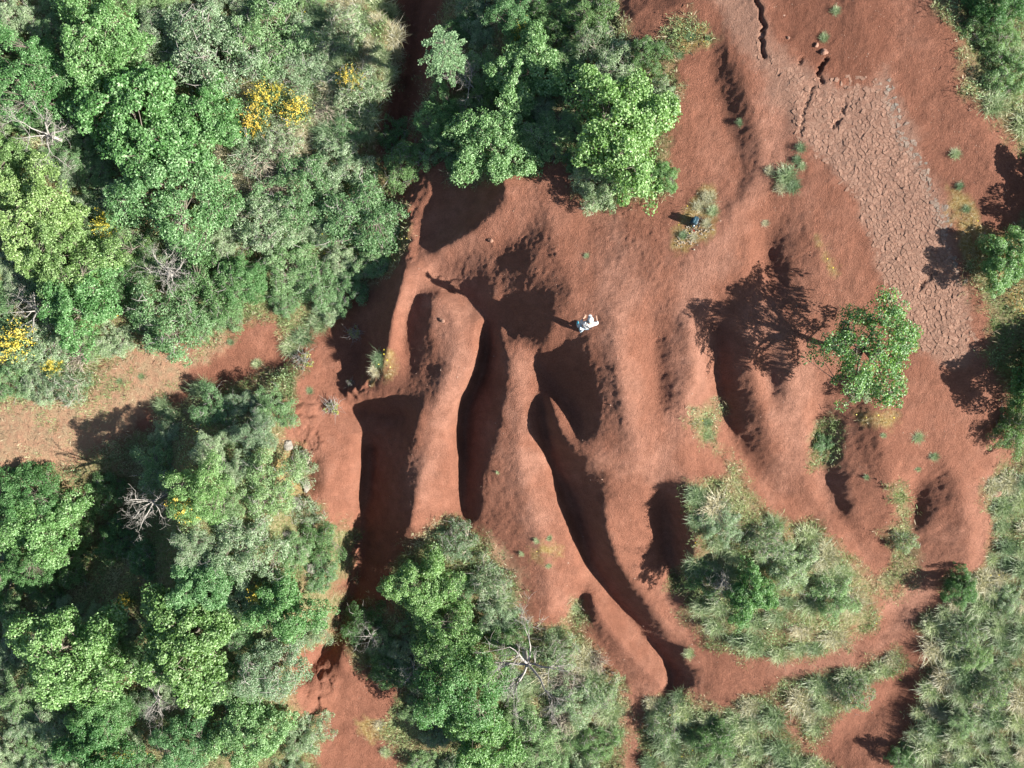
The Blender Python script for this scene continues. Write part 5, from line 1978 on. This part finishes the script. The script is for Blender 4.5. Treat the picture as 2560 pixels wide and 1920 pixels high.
# ------------------------------------------------------------------ each plant of the fill is told apart by the nearest landmarks
MARKS = [
    (590, 215, "the largest yellow broom cluster"), (703, 236, "the grey brush heap"), (958, 80, "the young fir"), (372, 408, "the big rounded oak"),
    (72, 268, "the bare forked tree"), (18, 735, "the left-edge broom"), (218, 478, "the fallen-trunk broom"), (350, 585, "the bare grey tree"),
    (300, 800, "the thin red path"), (790, 470, "the dense basin shrub"), (212, 62, "the corner oak"), (455, 100, "the grey-green top shrub"),
    (620, 500, "the red earth patch"), (200, 1130, "the deep dark hollow"), (392, 1095, "the bank broom"), (292, 1092, "the hanging bare branches"),
    (140, 1432, "the broken-limb oak"), (388, 1392, "the wide yellowish oak"), (260, 1640, "the bottom-edge broom"), (672, 1210, "the blue shaded rocks"),
    (556, 1288, "the ravine-side broom"), (735, 1460, "the lit red scoop"), (640, 980, "the pale bank stones"), (1135, 1478, "the bleached dead tree"),
    (915, 1272, "the topmost bright oak"), (995, 1492, "the largest bright oak"), (1190, 1310, "the smooth red apron"), (1330, 1420, "the lowest red ridge"),
    (1345, 268, "the large grove oak"), (1138, 150, "the middle grove oak"), (1130, 62, "the grove broom"), (890, 200, "the dark ravine"),
    (1066, 305, "the bowl oak"), (1480, 1060, "the mound's sharp corner"), (1625, 1288, "the mound oak"), (1572, 1268, "the mound's bare twigs"),
    (1710, 1222, "the grey mound shrub"), (1890, 1290, "the mound's right tip"), (1600, 1430, "the mound's lower rim"), (1890, 1520, "the soft red scoop"),
    (2080, 1272, "the hollow-side oak"), (2151, 1065, "the orange boulder"), (1945, 1635, "the dark bottom shrub"), (2120, 1420, "the tall-grass shrub"),
    (2205, 1510, "the right edge"), (2090, 1652, "the bottom right corner"), (1545, 1600, "the shaded bottom shrub"), (1385, 1600, "the red gully end"),
    (1700, 1600, "the thin red track"), (1800, 1440, "the long red track"), (2150, 20, "the upper right oak"), (755, 165, "the faint broom"),
    (740, 20, "the bank's top edge"), (2190, 150, "the right-edge shrub"), (525, 605, "the small bright oak"), (165, 652, "the path-rim oak"),
    (105, 792, "the thin broom"), (48, 1072, "the dark left oak"), (215, 1545, "the twiggy oak"), (528, 1590, "the cool green oak"),
]


def where(u, v, skip=()):
    best = sorted((m for m in MARKS if m[2] not in skip), key=lambda m: math.hypot(u - m[0], v - m[1]))[0]
    dx, dy = u - best[0], v - best[1]
    d = ("right of" if dx > 0 else "left of") if abs(dx) > abs(dy) else ("below" if dy > 0 else "above")
    if 0.45 < min(abs(dx), abs(dy)) / (max(abs(dx), abs(dy)) + 1e-6):
        d = ("lower " if dy > 0 else "upper ") + ("right of" if dx > 0 else "left of")
    return d + " " + best[2], best[2]


TONE = {M_SHRUB: "green", M_SHRUBG: "pale grey-green", M_SHRUBD: "dark green", M_TUSS: "green", M_TUSSB: "blue-green", M_TUSSS: "straw-coloured"}
NOTED = {}
for o, u, v, rr, m, what in FILLED:
    size = "large" if rr > (50 if what == "shrub" else 33) else ("small" if rr < (41 if what == "shrub" else 26) else "mid-sized")
    w1, n1 = where(u, v)
    lab = f"{size} {TONE[m]} {what} {w1}"
    if lab in NOTED:
        w2, n2 = where(u, v, (n1,))
        lab = f"{TONE[m]} {what} {w1}, {w2}"
        if len(lab.split()) > 16 or lab in NOTED:
            w3, n3 = where(u, v, (n1, n2))
            lab = f"{size} {what} {w1}, {w3}"
    if lab in NOTED or len(lab.split()) > 16:
        lab = f"{size} {TONE[m]} {what} {w1}"
    NOTED[lab] = 1
    o['label'] = lab
